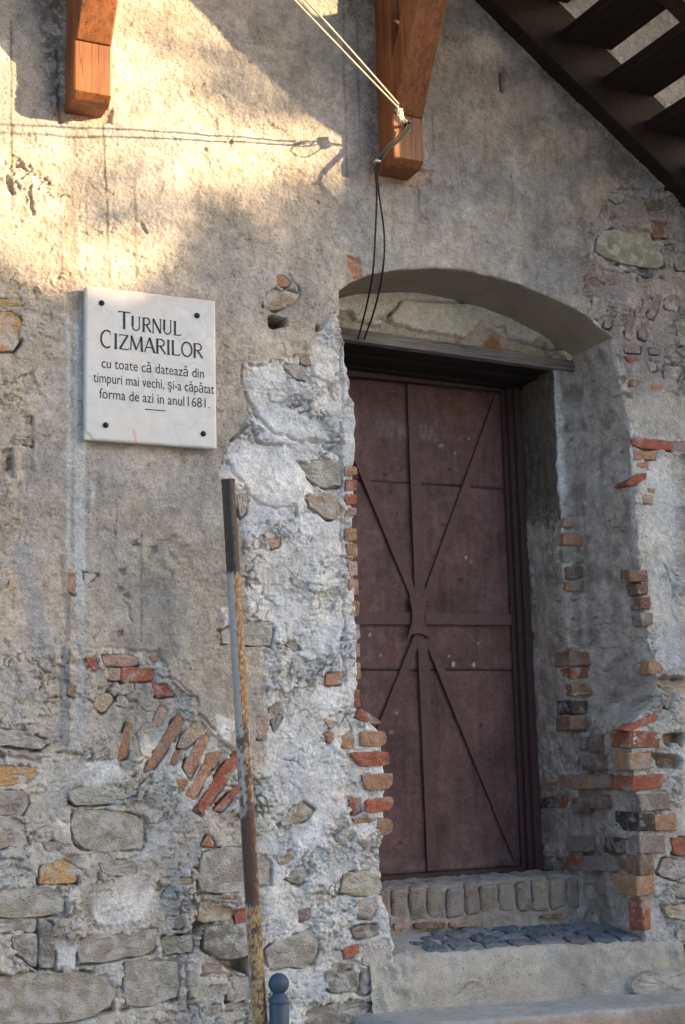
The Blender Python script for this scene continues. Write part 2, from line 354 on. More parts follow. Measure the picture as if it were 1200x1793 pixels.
paint(s, mpl, C_PL)
# upper right of the plaster: duller; left: beige and eroded; grey smooth cement around and under the plaque
for pts, c, k, rg in [
    ([(620, -400), (1700, -400), (1700, 360), (1050, 400), (1010, 520), (700, 480), (600, 300)], (0.30, 0.272, 0.248), 0.8, None),
    ([(-400, 180), (90, 230), (108, 420), (100, 640), (60, 740), (40, 1150), (-400, 1150)], C_BEIGE, 0.85, 0.45),
    ([(60, 690), (100, 640), (400, 640), (430, 760), (390, 900), (240, 960), (120, 930), (30, 900)], C_GREY, 0.85, 0.08),
    ([(-400, 1110), (120, 1125), (190, 1132), (300, 1180), (330, 1250), (250, 1310), (170, 1330), (90, 1330), (-400, 1300)], (0.42, 0.385, 0.345), 0.9, 0.75),
    ([(600, 330), (1010, 400), (1000, 540), (800, 480), (600, 500)], (0.40, 0.37, 0.335), 0.55, None),
    ([(250, 960), (430, 900), (440, 1130), (300, 1180), (200, 1130)], (0.36, 0.33, 0.295), 0.6, 0.2)]:
    s, m, sd = region(pts, soft=0.045, warp=2.5, pad=0.3); paint(s, m, c, k)
    if rg is not None: RGH[s] = RGH[s]*(1-m)+rg*m
# right side rubble, mauve; white smoother coats; ashlar-like smooth patch
for pts, c, k, rg in [
    ([(1020, 430), (1060, 340), (1700, 330), (1700, 700), (1105, 700), (1078, 600), (1010, 530)], C_MAU, 0.9, 0.75),
    ([(1090, 690), (1700, 690), (1700, 1900), (1100, 1900), (1110, 1250), (1150, 1180), (1130, 1000), (1105, 860)], (0.45, 0.435, 0.42), 0.9, 0.6),
    ([(1126, 800), (1160, 800), (1190, 880), (1180, 1000), (1190, 1170), (1152, 1170), (1142, 1080), (1130, 960)], (0.56, 0.56, 0.56), 0.85, 0.12),
    ([(1108, 690), (1260, 690), (1260, 772), (1175, 768), (1118, 752)], (0.40, 0.375, 0.345), 0.9, 0.1)]:
    s, m, sd = region(pts, soft=0.02, warp=1.5, pad=0.2); paint(s, m, c, k); RGH[s] = RGH[s]*(1-m)+rg*m
# white mortar band left of the doorway
s, m, sd = region([(428, 642), (498, 632), (540, 624), (562, 575), (590, 545), (610, 640), (640, 720), (640, 1240), (690, 1300), (700, 1900), (470, 1900), (462, 1340),
                   (470, 1200), (452, 1130), (430, 1080), (430, 1000), (420, 915), (396, 870), (386, 822), (404, 778), (440, 735)], soft=0.01, warp=1.2, pad=0.2)
paint(s, m, (0.60, 0.60, 0.605), 0.95); RGH[s] = RGH[s]*(1-m)+0.9*m; H[s] += 0.004*m
for pts in [[(440, 645), (490, 640), (495, 665), (450, 680)], [(455, 722), (500, 712), (560, 740), (580, 775), (520, 790), (470, 770), (450, 740)],
            [(400, 800), (445, 780), (500, 790), (540, 830), (545, 870), (490, 895), (440, 880), (425, 850), (402, 830)],
            [(548, 640), (576, 640), (584, 668), (560, 674), (548, 660)], [(548, 690), (590, 700), (600, 720), (575, 725), (550, 712)],
            [(588, 672), (606, 670), (612, 700), (592, 702)], [(520, 905), (560, 895), (595, 915), (596, 945), (560, 935), (525, 950)],
            [(470, 760), (510, 745), (515, 765), (480, 778)], [(550, 1080), (596, 1070), (596, 1140), (560, 1110)], [(560, 1000), (590, 990), (592, 1020), (565, 1030)],
            [(545, 1205), (585, 1215), (582, 1250), (550, 1240)], [(530, 1290), (580, 1300), (605, 1360), (600, 1420), (545, 1440), (525, 1360)],
            [(500, 1410), (560, 1440), (580, 1470), (520, 1490)], [(384, 1070), (404, 1065), (404, 1098), (388, 1098)], [(375, 1255), (412, 1262), (400, 1300), (380, 1290)],
            [(602, 730), (624, 726), (624, 812), (604, 815)], [(470, 1585), (500, 1580), (502, 1610), (474, 1612)], [(110, 1640), (140, 1650), (138, 1690), (102, 1694), (95, 1660)],
            [(150, 1560), (240, 1530), (270, 1560), (250, 1610), (170, 1620)], [(130, 1335), (200, 1330), (220, 1370), (140, 1380)]]:
    s, m, sd = region(pts, soft=0.008, warp=0.9); m = m*0.95
    paint(s, m, C_WHT, 0.85); RGH[s] = RGH[s]*(1-m)+0.16*m; H[s] += 0.006*m
# colour of lower rubble varies with beige and grey dirt
s, m, sd = region([(-400, 1300), (100, 1320), (200, 1340), (330, 1400), (430, 1440), (480, 1900), (-400, 1900)], soft=0.06, warp=2.5, pad=0.2)
paint(s, m*sst(-0.3, 0.5, n15[s]), (0.40, 0.365, 0.33), 0.8)
# broad unevenness of tone
hue = sst(-0.6, 0.6, n30)[..., None]
C3 *= (np.array((0.93, 0.945, 0.97))*(1-hue)+np.array((1.06, 1.03, 0.985))*hue)
C3 *= (1+0.13*n50+0.10*n15+0.07*n05+0.06*n02)[..., None]
strk = sst(0.15, 0.9, nstr)*sst(2.6, 3.4, ZZ)*(1-RGH)
C3 *= (1-0.13*strk)[..., None]
gr = sst(0.15, 0.75, fbm(XX, ZZ, 0.33, 41, 5, .6)); gr2 = sst(0.25, 0.8, fbm(XX*1.6, ZZ, 0.09, 42, 4, .6))
C3 *= (1-0.18*gr)[..., None]*np.array((1.0, .99, .985))**gr[..., None]; C3 *= (1-0.16*gr2)[..., None]
lt = sst(0.3, 0.8, fbm(XX, ZZ, 0.22, 43, 4, .6))[..., None]; C3 += lt*0.06*np.array((1, .99, .97))
# stains, and darker patches beside the brackets
def tone_patch(pts, c, k, soft=0.03, warp=2.0):
    s, m, sd = region(pts, soft=soft, warp=warp, pad=0.15); mul(s, m*k*sst(-0.7, 0.4, n05[s]+n02[s]), c)
tone_patch([(395, 900), (425, 910), (445, 1000), (430, 1110), (370, 1130), (380, 1000)], (0.6, 0.58, 0.58), 0.8)
tone_patch([(480, 515), (545, 500), (570, 540), (520, 580), (470, 560)], (0.66, 0.66, 0.68), 0.7)
tone_patch([(900, 400), (1030, 360), (1040, 480), (960, 470)], (0.7, 0.7, 0.72), 0.6)
tone_patch([(320, 1140), (400, 1140), (420, 1200), (340, 1210)], (0.72, 0.7, 0.68), 0.6)
tone_patch([(60, -20), (112, -20), (115, 210), (85, 205), (70, 100)], (0.35, 0.33, 0.32), 0.9, 0.02)  # darker patch along the left of the first bracket
tone_patch([(640, -20), (655, -20), (662, 330), (640, 330)], (0.5, 0.48, 0.46), 0.8, 0.015)  # darker strip along the left of the second bracket
tone_patch([(935, 60), (1080, 240), (1150, 320), (1080, 330), (980, 200)], (0.72, 0.6, 0.52), 0.7, 0.06)
# run marks and old cement strips (straight, hand-wide or thinner)
def run(u0, v0, u1, v1, w, c, k, soft=0.003):
    P = W([(u0, v0), (u1, v1)]); s = win(P, w+0.03); d = sdline(XX[s]+0.003*n05[s], ZZ[s], P)
    m = sst(w+soft, w-soft, d)*k*sst(-1.0, -0.1, n15[s]+0.4*n02[s]); mul(s, m, c); return s, m
for a in [(18, 40, 20, 370, .005, (.42, .4, .4), .9), (106, 380, 108, 545, .004, (.5, .48, .46), .8), (178, 205, 188, 400, .004, (.35, .33, .32), .95),
          (186, 390, 190, 500, .004, (.4, .38, .36), .9), (234, 300, 236, 490, .006, (.62, .58, .54), .9), (150, 300, 150, 480, .003, (.55, .5, .46), .7),
          (598, 0, 604, 330, .004, (.55, .53, .52), .8), (622, 0, 628, 300, .004, (.6, .58, .56), .7), (755, 190, 758, 265, .003, (.4, .4, .4), .8),
          (800, 230, 806, 340, .004, (.7, .68, .66), .8), (790, 240, 800, 330, .003, (.7, .68, .66), .8), (820, 390, 832, 478, .006, (.78, .8, .82), .9),
          (730, 325, 732, 390, .003, (.5, .48, .46), .8), (892, 300, 893, 360, .003, (.5, .5, .5), .8), (875, 130, 877, 165, .007, (.25, .25, .25), .95),
          (22, 560, 22, 640, .006, (.6, .58, .56), .8), (247, 930, 247, 1120, .004, (.55, .55, .56), .8), (203, 900, 203, 960, .003, (.6, .6, .6), .7),
          (120, 350, 124, 640, .022, (.80, .74, .68), .8)]:
    run(*a)
for a in [(118, 640, 120, 1000, .010, (.84, .90, .95), .9), (136, 620, 140, 1060, .022, (.95, 1.04, 1.10), .9), (142, 1060, 140, 1290, .016, (.82, .88, .92), .9),
          (160, 800, 161, 880, .008, (1.0, 1.1, 1.14), .7), (113, 1140, 113, 1300, .018, (.62, .65, .68), .95), (120, 1140, 121, 1300, .004, (.5, .5, .52), .9),
          (118, 1040, 118, 1120, .009, (.6, .6, .6), .9), (108, 975, 114, 1040, .012, (.7, .69, .7), .9), (248, 1190, 256, 1270, .012, (.75, .74, .74), .9),
          (105, 1695, 104, 1790, .014, (.78, .9, .98), .8), (136, 1700, 135, 1770, .010, (.8, .92, 1.0), .8)]:
    run(*a, soft=0.004)
def cement_run(u0, v0, u1, v1, w, c, k):
    P = W([(u0, v0), (u1, v1)]); s = win(P, w+0.03); d = sdline(XX[s]+0.004*n05[s], ZZ[s], P)
    m = sst(w+0.005, w-0.005, d)*k*sst(-1.2, -0.2, n15[s]+0.5*n02[s]); paint(s, m, c); RGH[s] *= 1-0.5*m
for a in [(137, 560, 141, 1070, .021, (.46, .485, .505), .75), (118, 560, 120, 990, .009, (.47, .48, .49), .7), (142, 1070, 140, 1295, .015, (.39, .41, .43), .75), (113, 1140, 113, 1300, .017, (.24, .25, .265), .8),
          (161, 800, 161, 885, .008, (.46, .49, .51), .6), (104, 1696, 104, 1790, .013, (.27, .31, .345), .6), (118, 1040, 117, 1120, .008, (.25, .25, .255), .7), (126, 300, 128, 560, .020, (.31, .265, .215), .6), (249, 1195, 256, 1275, .011, (.30, .295, .29), .7)]:
    cement_run(*a)
s, m, sd = region([(17, 955), (54, 947), (72, 1040), (92, 1122), (70, 1160), (58, 1130), (38, 1040)], soft=0.006, warp=0.4)
paint(s, m, (0.33, 0.325, 0.33), 0.8); H[s] += 0.003*m; RGH[s] *= 1-0.5*m

# relief: coats lie smooth in some places and broken in others
RGH *= 0.26+0.62*sst(-0.2, 0.5, fbm(XX, ZZ*1.3, 0.28, 36, 3))
ridge = 1-np.abs(fbm(XX, ZZ, 0.045, 21, 4, .6))*1.6
crv = np.abs(fbm(XX+0.02*n05, ZZ+0.03*n15, 0.10, 22, 3)); crm = sst(-0.15, 0.35, gn(XX, ZZ, 0.13, 23))
crev = sst(0.085, 0.01, crv)*crm; bil = np.abs(fbm(XX, ZZ*1.25, 0.06, 33, 4, .62)); flk = sst(0.0, 0.035, fbm(XX, ZZ*1.4, 0.12, 34, 4, .55)+0.05); flk2 = sst(0.0, 0.05, fbm(XX, ZZ*1.3, 0.05, 35, 4, .6))
crv2 = np.abs(fbm(XX+0.015*n05, ZZ*1.5, 0.055, 27, 2)); crev2 = sst(0.13, 0.02, crv2)*sst(0.10, 0.45, gn(XX, ZZ, 0.09, 24))
pit = sst(0.42, 0.75, gn(XX, ZZ, 0.014, 25))*sst(0.0, 0.5, gn(XX, ZZ, 0.12, 26))
H += 0.010*n50 + 0.003*n15 + 0.0012*n05*(1-RGH)
H += RGH*(0.014*fbm(XX, ZZ, 0.11, 28, 2) + 0.004*ridge*0.6 + 0.0022*n02 + 0.0022*nfi - 0.028*crev - 0.022*crev2 - 0.014*pit + 0.004*(bil-0.3) + 0.019*flk + 0.008*flk2)
H += (1-RGH)*(0.0014*n02 + 0.0022*nfi + 0.003*flk*sst(0.1, 0.5, n30) - 0.004*sst(0.55, 0.8, gn(XX, ZZ, 0.02, 30))*sst(0.1, 0.6, gn(XX, ZZ, 0.2, 31)) - 0.0035*crev*sst(0.2, 0.6, gn(XX, ZZ, 0.5, 32)))
rs = np.random.RandomState(5)
for k in range(1500):                                           # bug holes in the plaster
    x, z = rs.uniform(1.0, 4.6), rs.uniform(0.4, 5.2); i = np.searchsorted(xs, x); j = np.searchsorted(zs, z)
    r = rs.choice([0.003, 0.004, 0.006, 0.010], p=[.55, .3, .11, .04]); q = max(1, int(r/G)+1); s = (slice(j-q, j+q+1), slice(i-q, i+q+1))
    d = np.hypot((XX[s]-x)*rs.uniform(.7, 1.2), ZZ[s]-z); H[s] -= (0.6*r+0.003)*sst(r*1.2, r*0.4, d)
def crack(pts, w=0.004, dep=0.012, lift=0.0):
    P = W(pts); s = win(P, 0.06); d = sdline(XX[s]+0.010*n05[s]+0.004*n02[s], ZZ[s]+0.008*gn(XX[s], ZZ[s], 0.04, 44), P)
    H[s] -= dep*sst(w+0.004, w*0.3, d)*sst(-1.1, -0.2, n05[s])
    if lift: H[s] += lift*sst(0.05, 0.0, d)*(ZZ[s] > P[0][1])
for pts, w, dp in [([(430, 688), (450, 730), (480, 760), (520, 772), (560, 775), (600, 800)], .006, .02), ([(440, 745), (452, 775), (512, 785), (540, 770), (585, 776)], .006, .02),
                   ([(470, 690), (475, 705), (490, 708), (510, 695)], .005, .014), ([(398, 808), (412, 835), (432, 860), (450, 880), (480, 893), (515, 885), (520, 905)], .006, .018),
                   ([(544, 640), (552, 660), (575, 676), (586, 700)], .005, .015), ([(505, 484), (520, 510)], .004, .012), ([(520, 505), (524, 520)], .004, .012),
                   ([(602, 560), (598, 600), (595, 640), (600, 700)], .005, .016), ([(598, 740), (596, 820), (597, 900), (599, 1000), (600, 1100), (601, 1200)], .005, .014),
                   ([(0, 1305), (30, 1309), (68, 1315)], .011, .04), ([(0, 1325), (40, 1328), (70, 1332)], .007, .02), ([(100, 1319), (145, 1321)], .006, .02),
                   ([(127, 1425), (127, 1472), (145, 1486)], .005, .018), ([(125, 1405), (150, 1411), (202, 1408)], .006, .02), ([(66, 1615), (66, 1695), (95, 1700), (110, 1706)], .007, .025),
                   ([(44, 1606), (112, 1605)], .004, .015), ([(140, 1690), (200, 1683), (270, 1668)], .006, .022), ([(120, 1788), (160, 1780), (192, 1768)], .008, .025),
                   ([(345, 1565), (380, 1563), (430, 1553)], .005, .02), ([(330, 1640), (326, 1700), (330, 1770)], .005, .014), ([(312, 1752), (314, 1690)], .005, .014),
                   ([(1046, 442), (1062, 455), (1090, 464)], .006, .02), ([(1085, 463), (1130, 474)], .006, .02), ([(1155, 1186), (1200, 1188)], .006, .03),
                   ([(1165, 990), (1180, 1030), (1176, 1060), (1185, 1090)], .004, .01), ([(300, 1190), (318, 1205), (342, 1222), (340, 1246), (360, 1262), (385, 1300), (410, 1318)], .005, .014),
                   ([(420, 640), (425, 680), (440, 740), (400, 775)], .004, .014), ([(0, 300), (30, 292), (60, 310)], .004, .012), ([(12, 310), (20, 340)], .008, .02),
                   ([(50, 330), (55, 380)], .005, .012), ([(100, 95), (104, 215)], .006, .015), ([(215, 1050), (225, 1062), (230, 1090)], .003, .008), ([(245, 395), (256, 410)], .006, .012),
                   ([(230, 950), (242, 955)], .005, .015), ([(1020, 500), (1040, 540), (1075, 588)], .003, .008), ([(600, 1010), (570, 1015)], .004, .01)]:
    crack(pts, w, dp)
# cavities
def cavity(pts, dep, c=None, soft=0.006, warp=0.4):
    s, m, sd = region(pts, soft=soft, warp=warp); H[s] -= dep*m
    if c is not None: paint(s, m, c, 0.8)
cavity([(469, 558), (498, 559), (498, 576), (470, 575)], 0.10, (0.25, 0.11, 0.05))
cavity([(334, 1618), (350, 1613), (362, 1618), (350, 1626), (346, 1640), (336, 1636)], 0.05)
cavity([(384, 1676), (434, 1672), (436, 1706), (418, 1704), (388, 1690)], 0.09)
cavity([(1152, 1187), (1260, 1184), (1260, 1214), (1170, 1212), (1152, 1200)], 0.05, (0.38, 0.32, 0.25))
cavity([(1158, 1288), (1195, 1284), (1192, 1308), (1180, 1300), (1172, 1308), (1160, 1300)], 0.06, (0.33, 0.19, 0.12))
cavity([(1126, 1318), (1184, 1322), (1194, 1332), (1188, 1346), (1154, 1346), (1146, 1332)], 0.06, (0.32, 0.24, 0.17))
cavity([(1186, 1656), (1260, 1650), (1260, 1708), (1188, 1706)], 0.16, (0.08, 0.07, 0.06))
cavity([(604, 448), (628, 455), (632, 490), (616, 492), (606, 470)], 0.012, (0.38, 0.16, 0.09))
cavity([(552, 571), (558, 571), (558, 580), (552, 580)], 0.05)
cavity([(0, 790), (20, 785), (24, 815), (8, 825)], 0.02); cavity([(12, 800), (20, 800), (26, 840), (14, 840)], 0.02)
cavity([(40, 740), (56, 742), (58, 800), (44, 860), (30, 800)], 0.008)
cavity([(1088, 684), (1106, 690), (1108, 696), (1092, 698)], 0.03); cavity([(868, 125), (880, 125), (880, 160), (872, 162)], 0.012)
for (u, v) in ((236, 951), (268, 962), (1026, 808), (1018, 822), (215, 1002), (212, 1030), (222, 1044), (210, 1110), (88, 1158), (12, 1130)):
    cavity([(u-5, v-4), (u+4, v-5), (u+5, v+4), (u-3, v+5)], 0.015)
# hollow sockets round the bracket feet
for b in ([(100, 188), (190, 200), (196, 222), (150, 214), (98, 215)], [(645, 290), (752, 300), (748, 330), (700, 322), (650, 325)]):
    cavity(b, 0.014, (0.40, 0.27, 0.2), soft=0.012, warp=1.2)

# ------------------------------------------------------------------ stones and bricks of the wall face
BR = dict(r=(.35, .125, .080), o=(.41, .235, .15), p=(.44, .315, .25), m=(.30, .225, .21), d=(.075, .06, .06), b=(.25, .155, .115))
ST = dict(g=(.31, .28, .24), t=(.36, .29, .205), o=(.42, .27, .125), d=(.21, .185, .165), v=(.27, .25, .20), s=(.12, .12, .13), l=(.43, .40, .36), w=(.30, .265, .215))
PIECES = [
 # brick arch fragment left of the pole
 ('B', 'r', 12, [(216, 1170), (270, 1172), (267, 1191), (216, 1193)]), ('B', 'r', 10, [(266, 1198), (291, 1198), (302, 1217), (274, 1220)]),
 ('B', 'p', 10, [(180, 1147), (220, 1146), (240, 1153), (238, 1165), (185, 1165)]), ('B', 'p', 8, [(192, 1174), (215, 1174), (215, 1190), (193, 1190)]),
 ('B', 'o', 8, [(264, 1149), (278, 1151), (275, 1161), (266, 1158)]),
 ('B', 'o', 12, [(306, 1256), (315, 1261), (311, 1282), (273, 1340), (257, 1345), (257, 1338), (280, 1298)]), ('B', 'o', 9, [(206, 1317), (221, 1270), (228, 1272), (222, 1324), (206, 1328)]),
 ('B', 'p', 9, [(280, 1235), (293, 1247), (280, 1270), (266, 1275), (269, 1261)]), ('B', 'p', 10, [(343, 1263), (356, 1275), (353, 1284), (329, 1307), (313, 1307), (322, 1282)]),
 ('B', 'o', 11, [(360, 1284), (362, 1296), (334, 1359), (322, 1340), (343, 1298)]), ('B', 'o', 10, [(320, 1314), (304, 1342), (294, 1338), (304, 1317)]),
 ('B', 'o', 9, [(381, 1317), (388, 1321), (374, 1345), (357, 1338), (362, 1321)]), ('B', 'o', 12, [(354, 1340), (368, 1347), (341, 1398), (327, 1389)]),
 ('B', 'r', 14, [(413, 1317), (416, 1338), (357, 1419), (346, 1412), (385, 1347)]), ('B', 'r', 12, [(413, 1375), (419, 1384), (388, 1419), (374, 1417)]),
 ('B', 'o', 9, [(308, 1366), (329, 1366), (320, 1384), (311, 1380)]),
 ('B', 'r', 9, [(149, 1153), (169, 1152), (171, 1171), (162, 1173)]), ('B', 'o', 9, [(119, 1006), (131, 1006), (130, 1039), (119, 1034)]), ('B', 'o', 8, [(121, 1206), (133, 1201), (128, 1219), (119, 1214)]),
 ('S', 'l', 10, [(146, 1003), (171, 1006), (151, 1026)]), ('B', 'p', 10, [(167, 1221), (190, 1214), (198, 1226), (180, 1247), (164, 1237)]), ('S', 'l', 10, [(208, 1216), (226, 1221), (223, 1239), (205, 1234)]),
 ('S', 'w', 16, [(-15, 990), (13, 1016), (13, 1026), (-15, 1039)]), ('S', 'o', 18, [(-15, 551), (20, 549), (37, 568), (33, 601), (23, 615), (-15, 615)]), ('S', 'o', 15, [(-10, 526), (35, 525), (36, 537), (-10, 539)]),
 ('S', 'g', 18, [(32, 728), (54, 732), (50, 743), (33, 738)]), ('S', 'w', 18, [(17, 765), (50, 769), (54, 782), (20, 779)]),
 # rubble, lower left
 ('S', 'w', 30, [(-15, 1275), (40, 1281), (85, 1298), (68, 1312), (0, 1305), (-15, 1304)]), ('S', 'o', 12, [(-15, 1340), (48, 1342), (67, 1352), (50, 1369), (17, 1375), (-15, 1373)]),
 ('S', 'g', 16, [(-15, 1384), (37, 1384), (48, 1407), (37, 1427), (-15, 1428)]), ('S', 'g', 15, [(-15, 1433), (36, 1432), (42, 1460), (50, 1478), (-15, 1486)]),
 ('S', 'l', 34, [(119, 1386), (146, 1378), (183, 1384), (205, 1394), (200, 1407), (133, 1410), (123, 1402)]), ('S', 'g', 18, [(128, 1417), (208, 1421), (250, 1434), (248, 1486), (146, 1486), (128, 1471)]),
 ('S', 'o', 16, [(71, 1513), (117, 1507), (133, 1520), (132, 1545), (69, 1547)]), ('S', 'w', 14, [(174, 1510), (238, 1508), (238, 1531), (194, 1535), (177, 1526)]), ('S', 'g', 15, [(73, 1475), (125, 1473), (125, 1483), (88, 1491)]),
 ('S', 'g', 17, [(-15, 1559), (104, 1553), (112, 1601), (-15, 1604)]), ('S', 'd', 22, [(68, 1615), (92, 1616), (94, 1694), (68, 1694)]), ('S', 'g', 16, [(17, 1638), (64, 1635), (64, 1694), (31, 1672)]),
 ('S', 'g', 14, [(-15, 1609), (63, 1610), (63, 1631), (-15, 1634)]), ('S', 'w', 20, [(144, 1643), (205, 1637), (240, 1632), (273, 1625), (268, 1665), (200, 1680), (141, 1688)]),
 ('S', 'w', 18, [(-15, 1708), (98, 1706), (144, 1704), (177, 1708), (204, 1735), (192, 1765), (133, 1785), (-15, 1800)]), ('S', 'g', 16, [(220, 1684), (311, 1684), (310, 1748), (217, 1766)]),
 ('S', 'g', 15, [(283, 1640), (335, 1638), (335, 1667), (288, 1671)]), ('S', 'g', 14, [(290, 1604), (324, 1606), (318, 1626), (290, 1624)]),
 ('S', 'g', 20, [(357, 1494), (374, 1487), (440, 1487), (472, 1510), (470, 1548), (431, 1554), (379, 1562), (349, 1563)]), ('S', 't', 14, [(348, 1580), (402, 1582), (402, 1612), (346, 1612)]),
 ('B', 'r', 14, [(411, 1593), (436, 1592), (438, 1616), (413, 1616)]), ('B', 'r', 10, [(387, 1570), (411, 1567), (409, 1576), (387, 1574)]), ('S', 'd', 55, [(357, 1622), (440, 1620), (442, 1668), (383, 1678), (357, 1661)]),
 ('B', 'm', 8, [(355, 1690), (387, 1689), (383, 1706), (355, 1706)]), ('S', 'l', 12, [(400, 1710), (436, 1710), (437, 1750), (398, 1754)]), ('S', 'w', 14, [(355, 1765), (385, 1758), (388, 1772), (357, 1786)]),
 ('S', 'w', 12, [(396, 1758), (433, 1754), (433, 1765), (396, 1771)]), ('S', 'g', 24, [(465, 1663), (500, 1643), (545, 1625), (552, 1668), (545, 1688), (470, 1697)]),
 ('S', 't', 18, [(490, 1438), (525, 1403), (547, 1418), (530, 1438), (492, 1446)]), ('B', 'o', 16, [(352, 1480), (364, 1461), (374, 1478), (370, 1482)]), ('S', 't', 16, [(311, 1537), (334, 1537), (333, 1546), (314, 1548)]),
 # white mortar band
 ('S', 'g', 18, [(384, 1106), (402, 1097), (429, 1090), (469, 1088), (476, 1095), (469, 1131), (429, 1129), (387, 1128)]), ('S', 't', 20, [(536, 871), (587, 860), (596, 874), (594, 905), (572, 909), (541, 889)]),
 ('S', 'g', 18, [(523, 811), (594, 807), (595, 851), (558, 853), (532, 833)]), ('B', 'p', 12, [(467, 945), (489, 943), (487, 956), (474, 961)]), ('S', 'w', 12, [(500, 1130), (514, 1123), (523, 1137), (514, 1141)]),
 ('B', 'o', 22, [(570, 1181), (596, 1179), (595, 1197), (567, 1199)]), ('S', 'w', 14, [(416, 865), (433, 867), (431, 898), (420, 907)]), ('S', 'g', 15, [(488, 640), (530, 642), (540, 652), (540, 668), (520, 666)]),
 ('B', 'o', 18, [(481, 486), (494, 486), (506, 498), (498, 504), (483, 502)]), ('S', 't', 21, [(462, 520), (476, 508), (520, 516), (520, 526), (480, 546), (460, 542)]), ('B', 'm', 15, [(524, 628), (540, 626), (544, 640), (526, 638)]),
 ('B', 'o', 14, [(569, 1285), (581, 1283), (583, 1294), (574, 1301)]), ('B', 'p', 14, [(565, 1260), (586, 1266), (576, 1275)]), ('S', 'w', 14, [(470, 1240), (490, 1232), (496, 1250), (478, 1280)]),
 ('B', 'p', 12, [(447, 1258), (466, 1254), (466, 1270), (448, 1272)]), ('B', 'p', 12, [(447, 1278), (466, 1274), (464, 1292), (450, 1294)]), ('S', 'w', 14, [(497, 1540), (520, 1515), (540, 1530), (525, 1550)]),
 ('S', 't', 12, [(484, 1500), (510, 1488), (515, 1505), (490, 1515)]), ('B', 'm', 12, [(522, 1595), (542, 1590), (540, 1610), (525, 1612)]),
 # left corner of the doorway, quoin bricks and stones
 ('S', 'g', 14, [(583, 1469), (599, 1451), (626, 1458), (610, 1474), (593, 1478)]), ('B', 'm', 14, [(624, 1473), (645, 1474), (638, 1489)]),
 ('B', 'o', 14, [(597, 1291), (610, 1282), (618, 1289), (617, 1310), (598, 1310)]), ('B', 'r', 14, [(611, 1401), (629, 1398), (631, 1419), (618, 1426)]), ('B', 'o', 16, [(617, 1433), (656, 1432), (654, 1439), (622, 1440)]),
 ('S', 't', 34, [(599, 1531), (645, 1525), (662, 1541), (664, 1565), (615, 1567), (594, 1562)]), ('S', 't', 22, [(624, 1574), (659, 1574), (652, 1599), (645, 1609), (625, 1607)]),
 ('S', 'd', 16, [(613, 1625), (636, 1620), (662, 1620), (660, 1635), (627, 1644), (615, 1637)]), ('B', 'r', 24, [(600, 1661), (625, 1653), (625, 1668), (603, 1677)]),
 ('S', 'd', 30, [(571, 1700), (618, 1698), (624, 1707), (622, 1736), (578, 1736), (571, 1730)]), ('S', 'g', 24, [(631, 1700), (645, 1695), (671, 1703), (669, 1722), (638, 1742), (629, 1738)]),
 ('S', 'd', 14, [(575, 1689), (615, 1684), (615, 1695), (580, 1699)]), ('S', 'd', 16, [(540, 1768), (610, 1752), (650, 1759), (638, 1778), (600, 1800), (540, 1800)]), ('S', 'l', 22, [(636, 1646), (677, 1646), (676, 1690), (650, 1697), (634, 1690)]),
 # right hand wall
 ('S', 'v', 16, [(1066, 340), (1093, 338), (1093, 351), (1081, 356), (1068, 349)]), ('S', 'v', 30, [(1041, 437), (1047, 414), (1074, 405), (1133, 416), (1154, 449), (1159, 464), (1146, 472), (1089, 462), (1062, 453), (1045, 445)]),
 ('S', 's', 14, [(1081, 464), (1135, 474), (1162, 489), (1123, 483), (1085, 472)]), ('B', 'b', 14, [(1125, 349), (1158, 353), (1160, 366), (1139, 368)]), ('B', 'b', 12, [(1141, 386), (1165, 391), (1167, 414), (1146, 416)]),
 ('S', 'v', 18, [(1183, 445), (1215, 437), (1215, 472), (1185, 472)]), ('S', 'd', 10, [(1121, 520), (1127, 529), (1121, 552), (1108, 550)]), ('B', 'm', 12, [(1146, 516), (1156, 524), (1143, 558), (1133, 552)]),
 ('B', 'm', 12, [(1098, 554), (1112, 556), (1102, 593), (1093, 589)]), ('B', 'm', 12, [(1123, 558), (1135, 556), (1129, 594), (1118, 589)]), ('B', 'm', 12, [(1096, 606), (1120, 606), (1120, 618), (1098, 616)]),
 ('B', 'm', 12, [(1137, 612), (1152, 610), (1152, 621), (1139, 619)]), ('B', 'r', 14, [(1093, 623), (1116, 631), (1102, 635)]), ('S', 'g', 14, [(1131, 631), (1148, 635), (1150, 648), (1139, 650)]),
 ('B', 'o', 15, [(1026, 492), (1042, 496), (1034, 502)]), ('S', 'd', 14, [(1084, 658), (1090, 654), (1096, 668), (1085, 675)]), ('B', 'b', 14, [(1104, 665), (1120, 668), (1116, 676), (1102, 676)]),
 ('B', 'r', 24, [(1106, 770), (1112, 768), (1170, 774), (1172, 788), (1126, 786), (1106, 780)]), ('B', 'm', 18, [(1174, 774), (1215, 781), (1215, 793), (1174, 789)]), ('B', 'o', 15, [(1110, 790), (1146, 792), (1146, 804), (1112, 804)]),
 ('B', 'o', 14, [(1116, 814), (1132, 808), (1132, 822), (1114, 818)]), ('B', 'r', 22, [(1093, 848), (1108, 834), (1128, 830), (1126, 840), (1108, 850), (1096, 851)]), ('B', 'o', 13, [(1134, 856), (1146, 857), (1144, 864), (1134, 863)]),
 ('B', 'p', 12, [(1122, 868), (1142, 870), (1140, 882), (1126, 880)]), ('B', 'o', 12, [(1140, 676), (1158, 677), (1154, 684), (1140, 682)]), ('B', 'b', 14, [(1190, 795), (1215, 797), (1215, 802), (1192, 800)]),
 ('S', 'w', 16, [(1184, 560), (1215, 555), (1215, 600), (1190, 606)]), ('S', 'g', 16, [(1160, 1505), (1200, 1505), (1215, 1530), (1180, 1541), (1152, 1528)]), ('B', 'r', 18, [(1176, 1468), (1215, 1470), (1215, 1499), (1180, 1494)]),
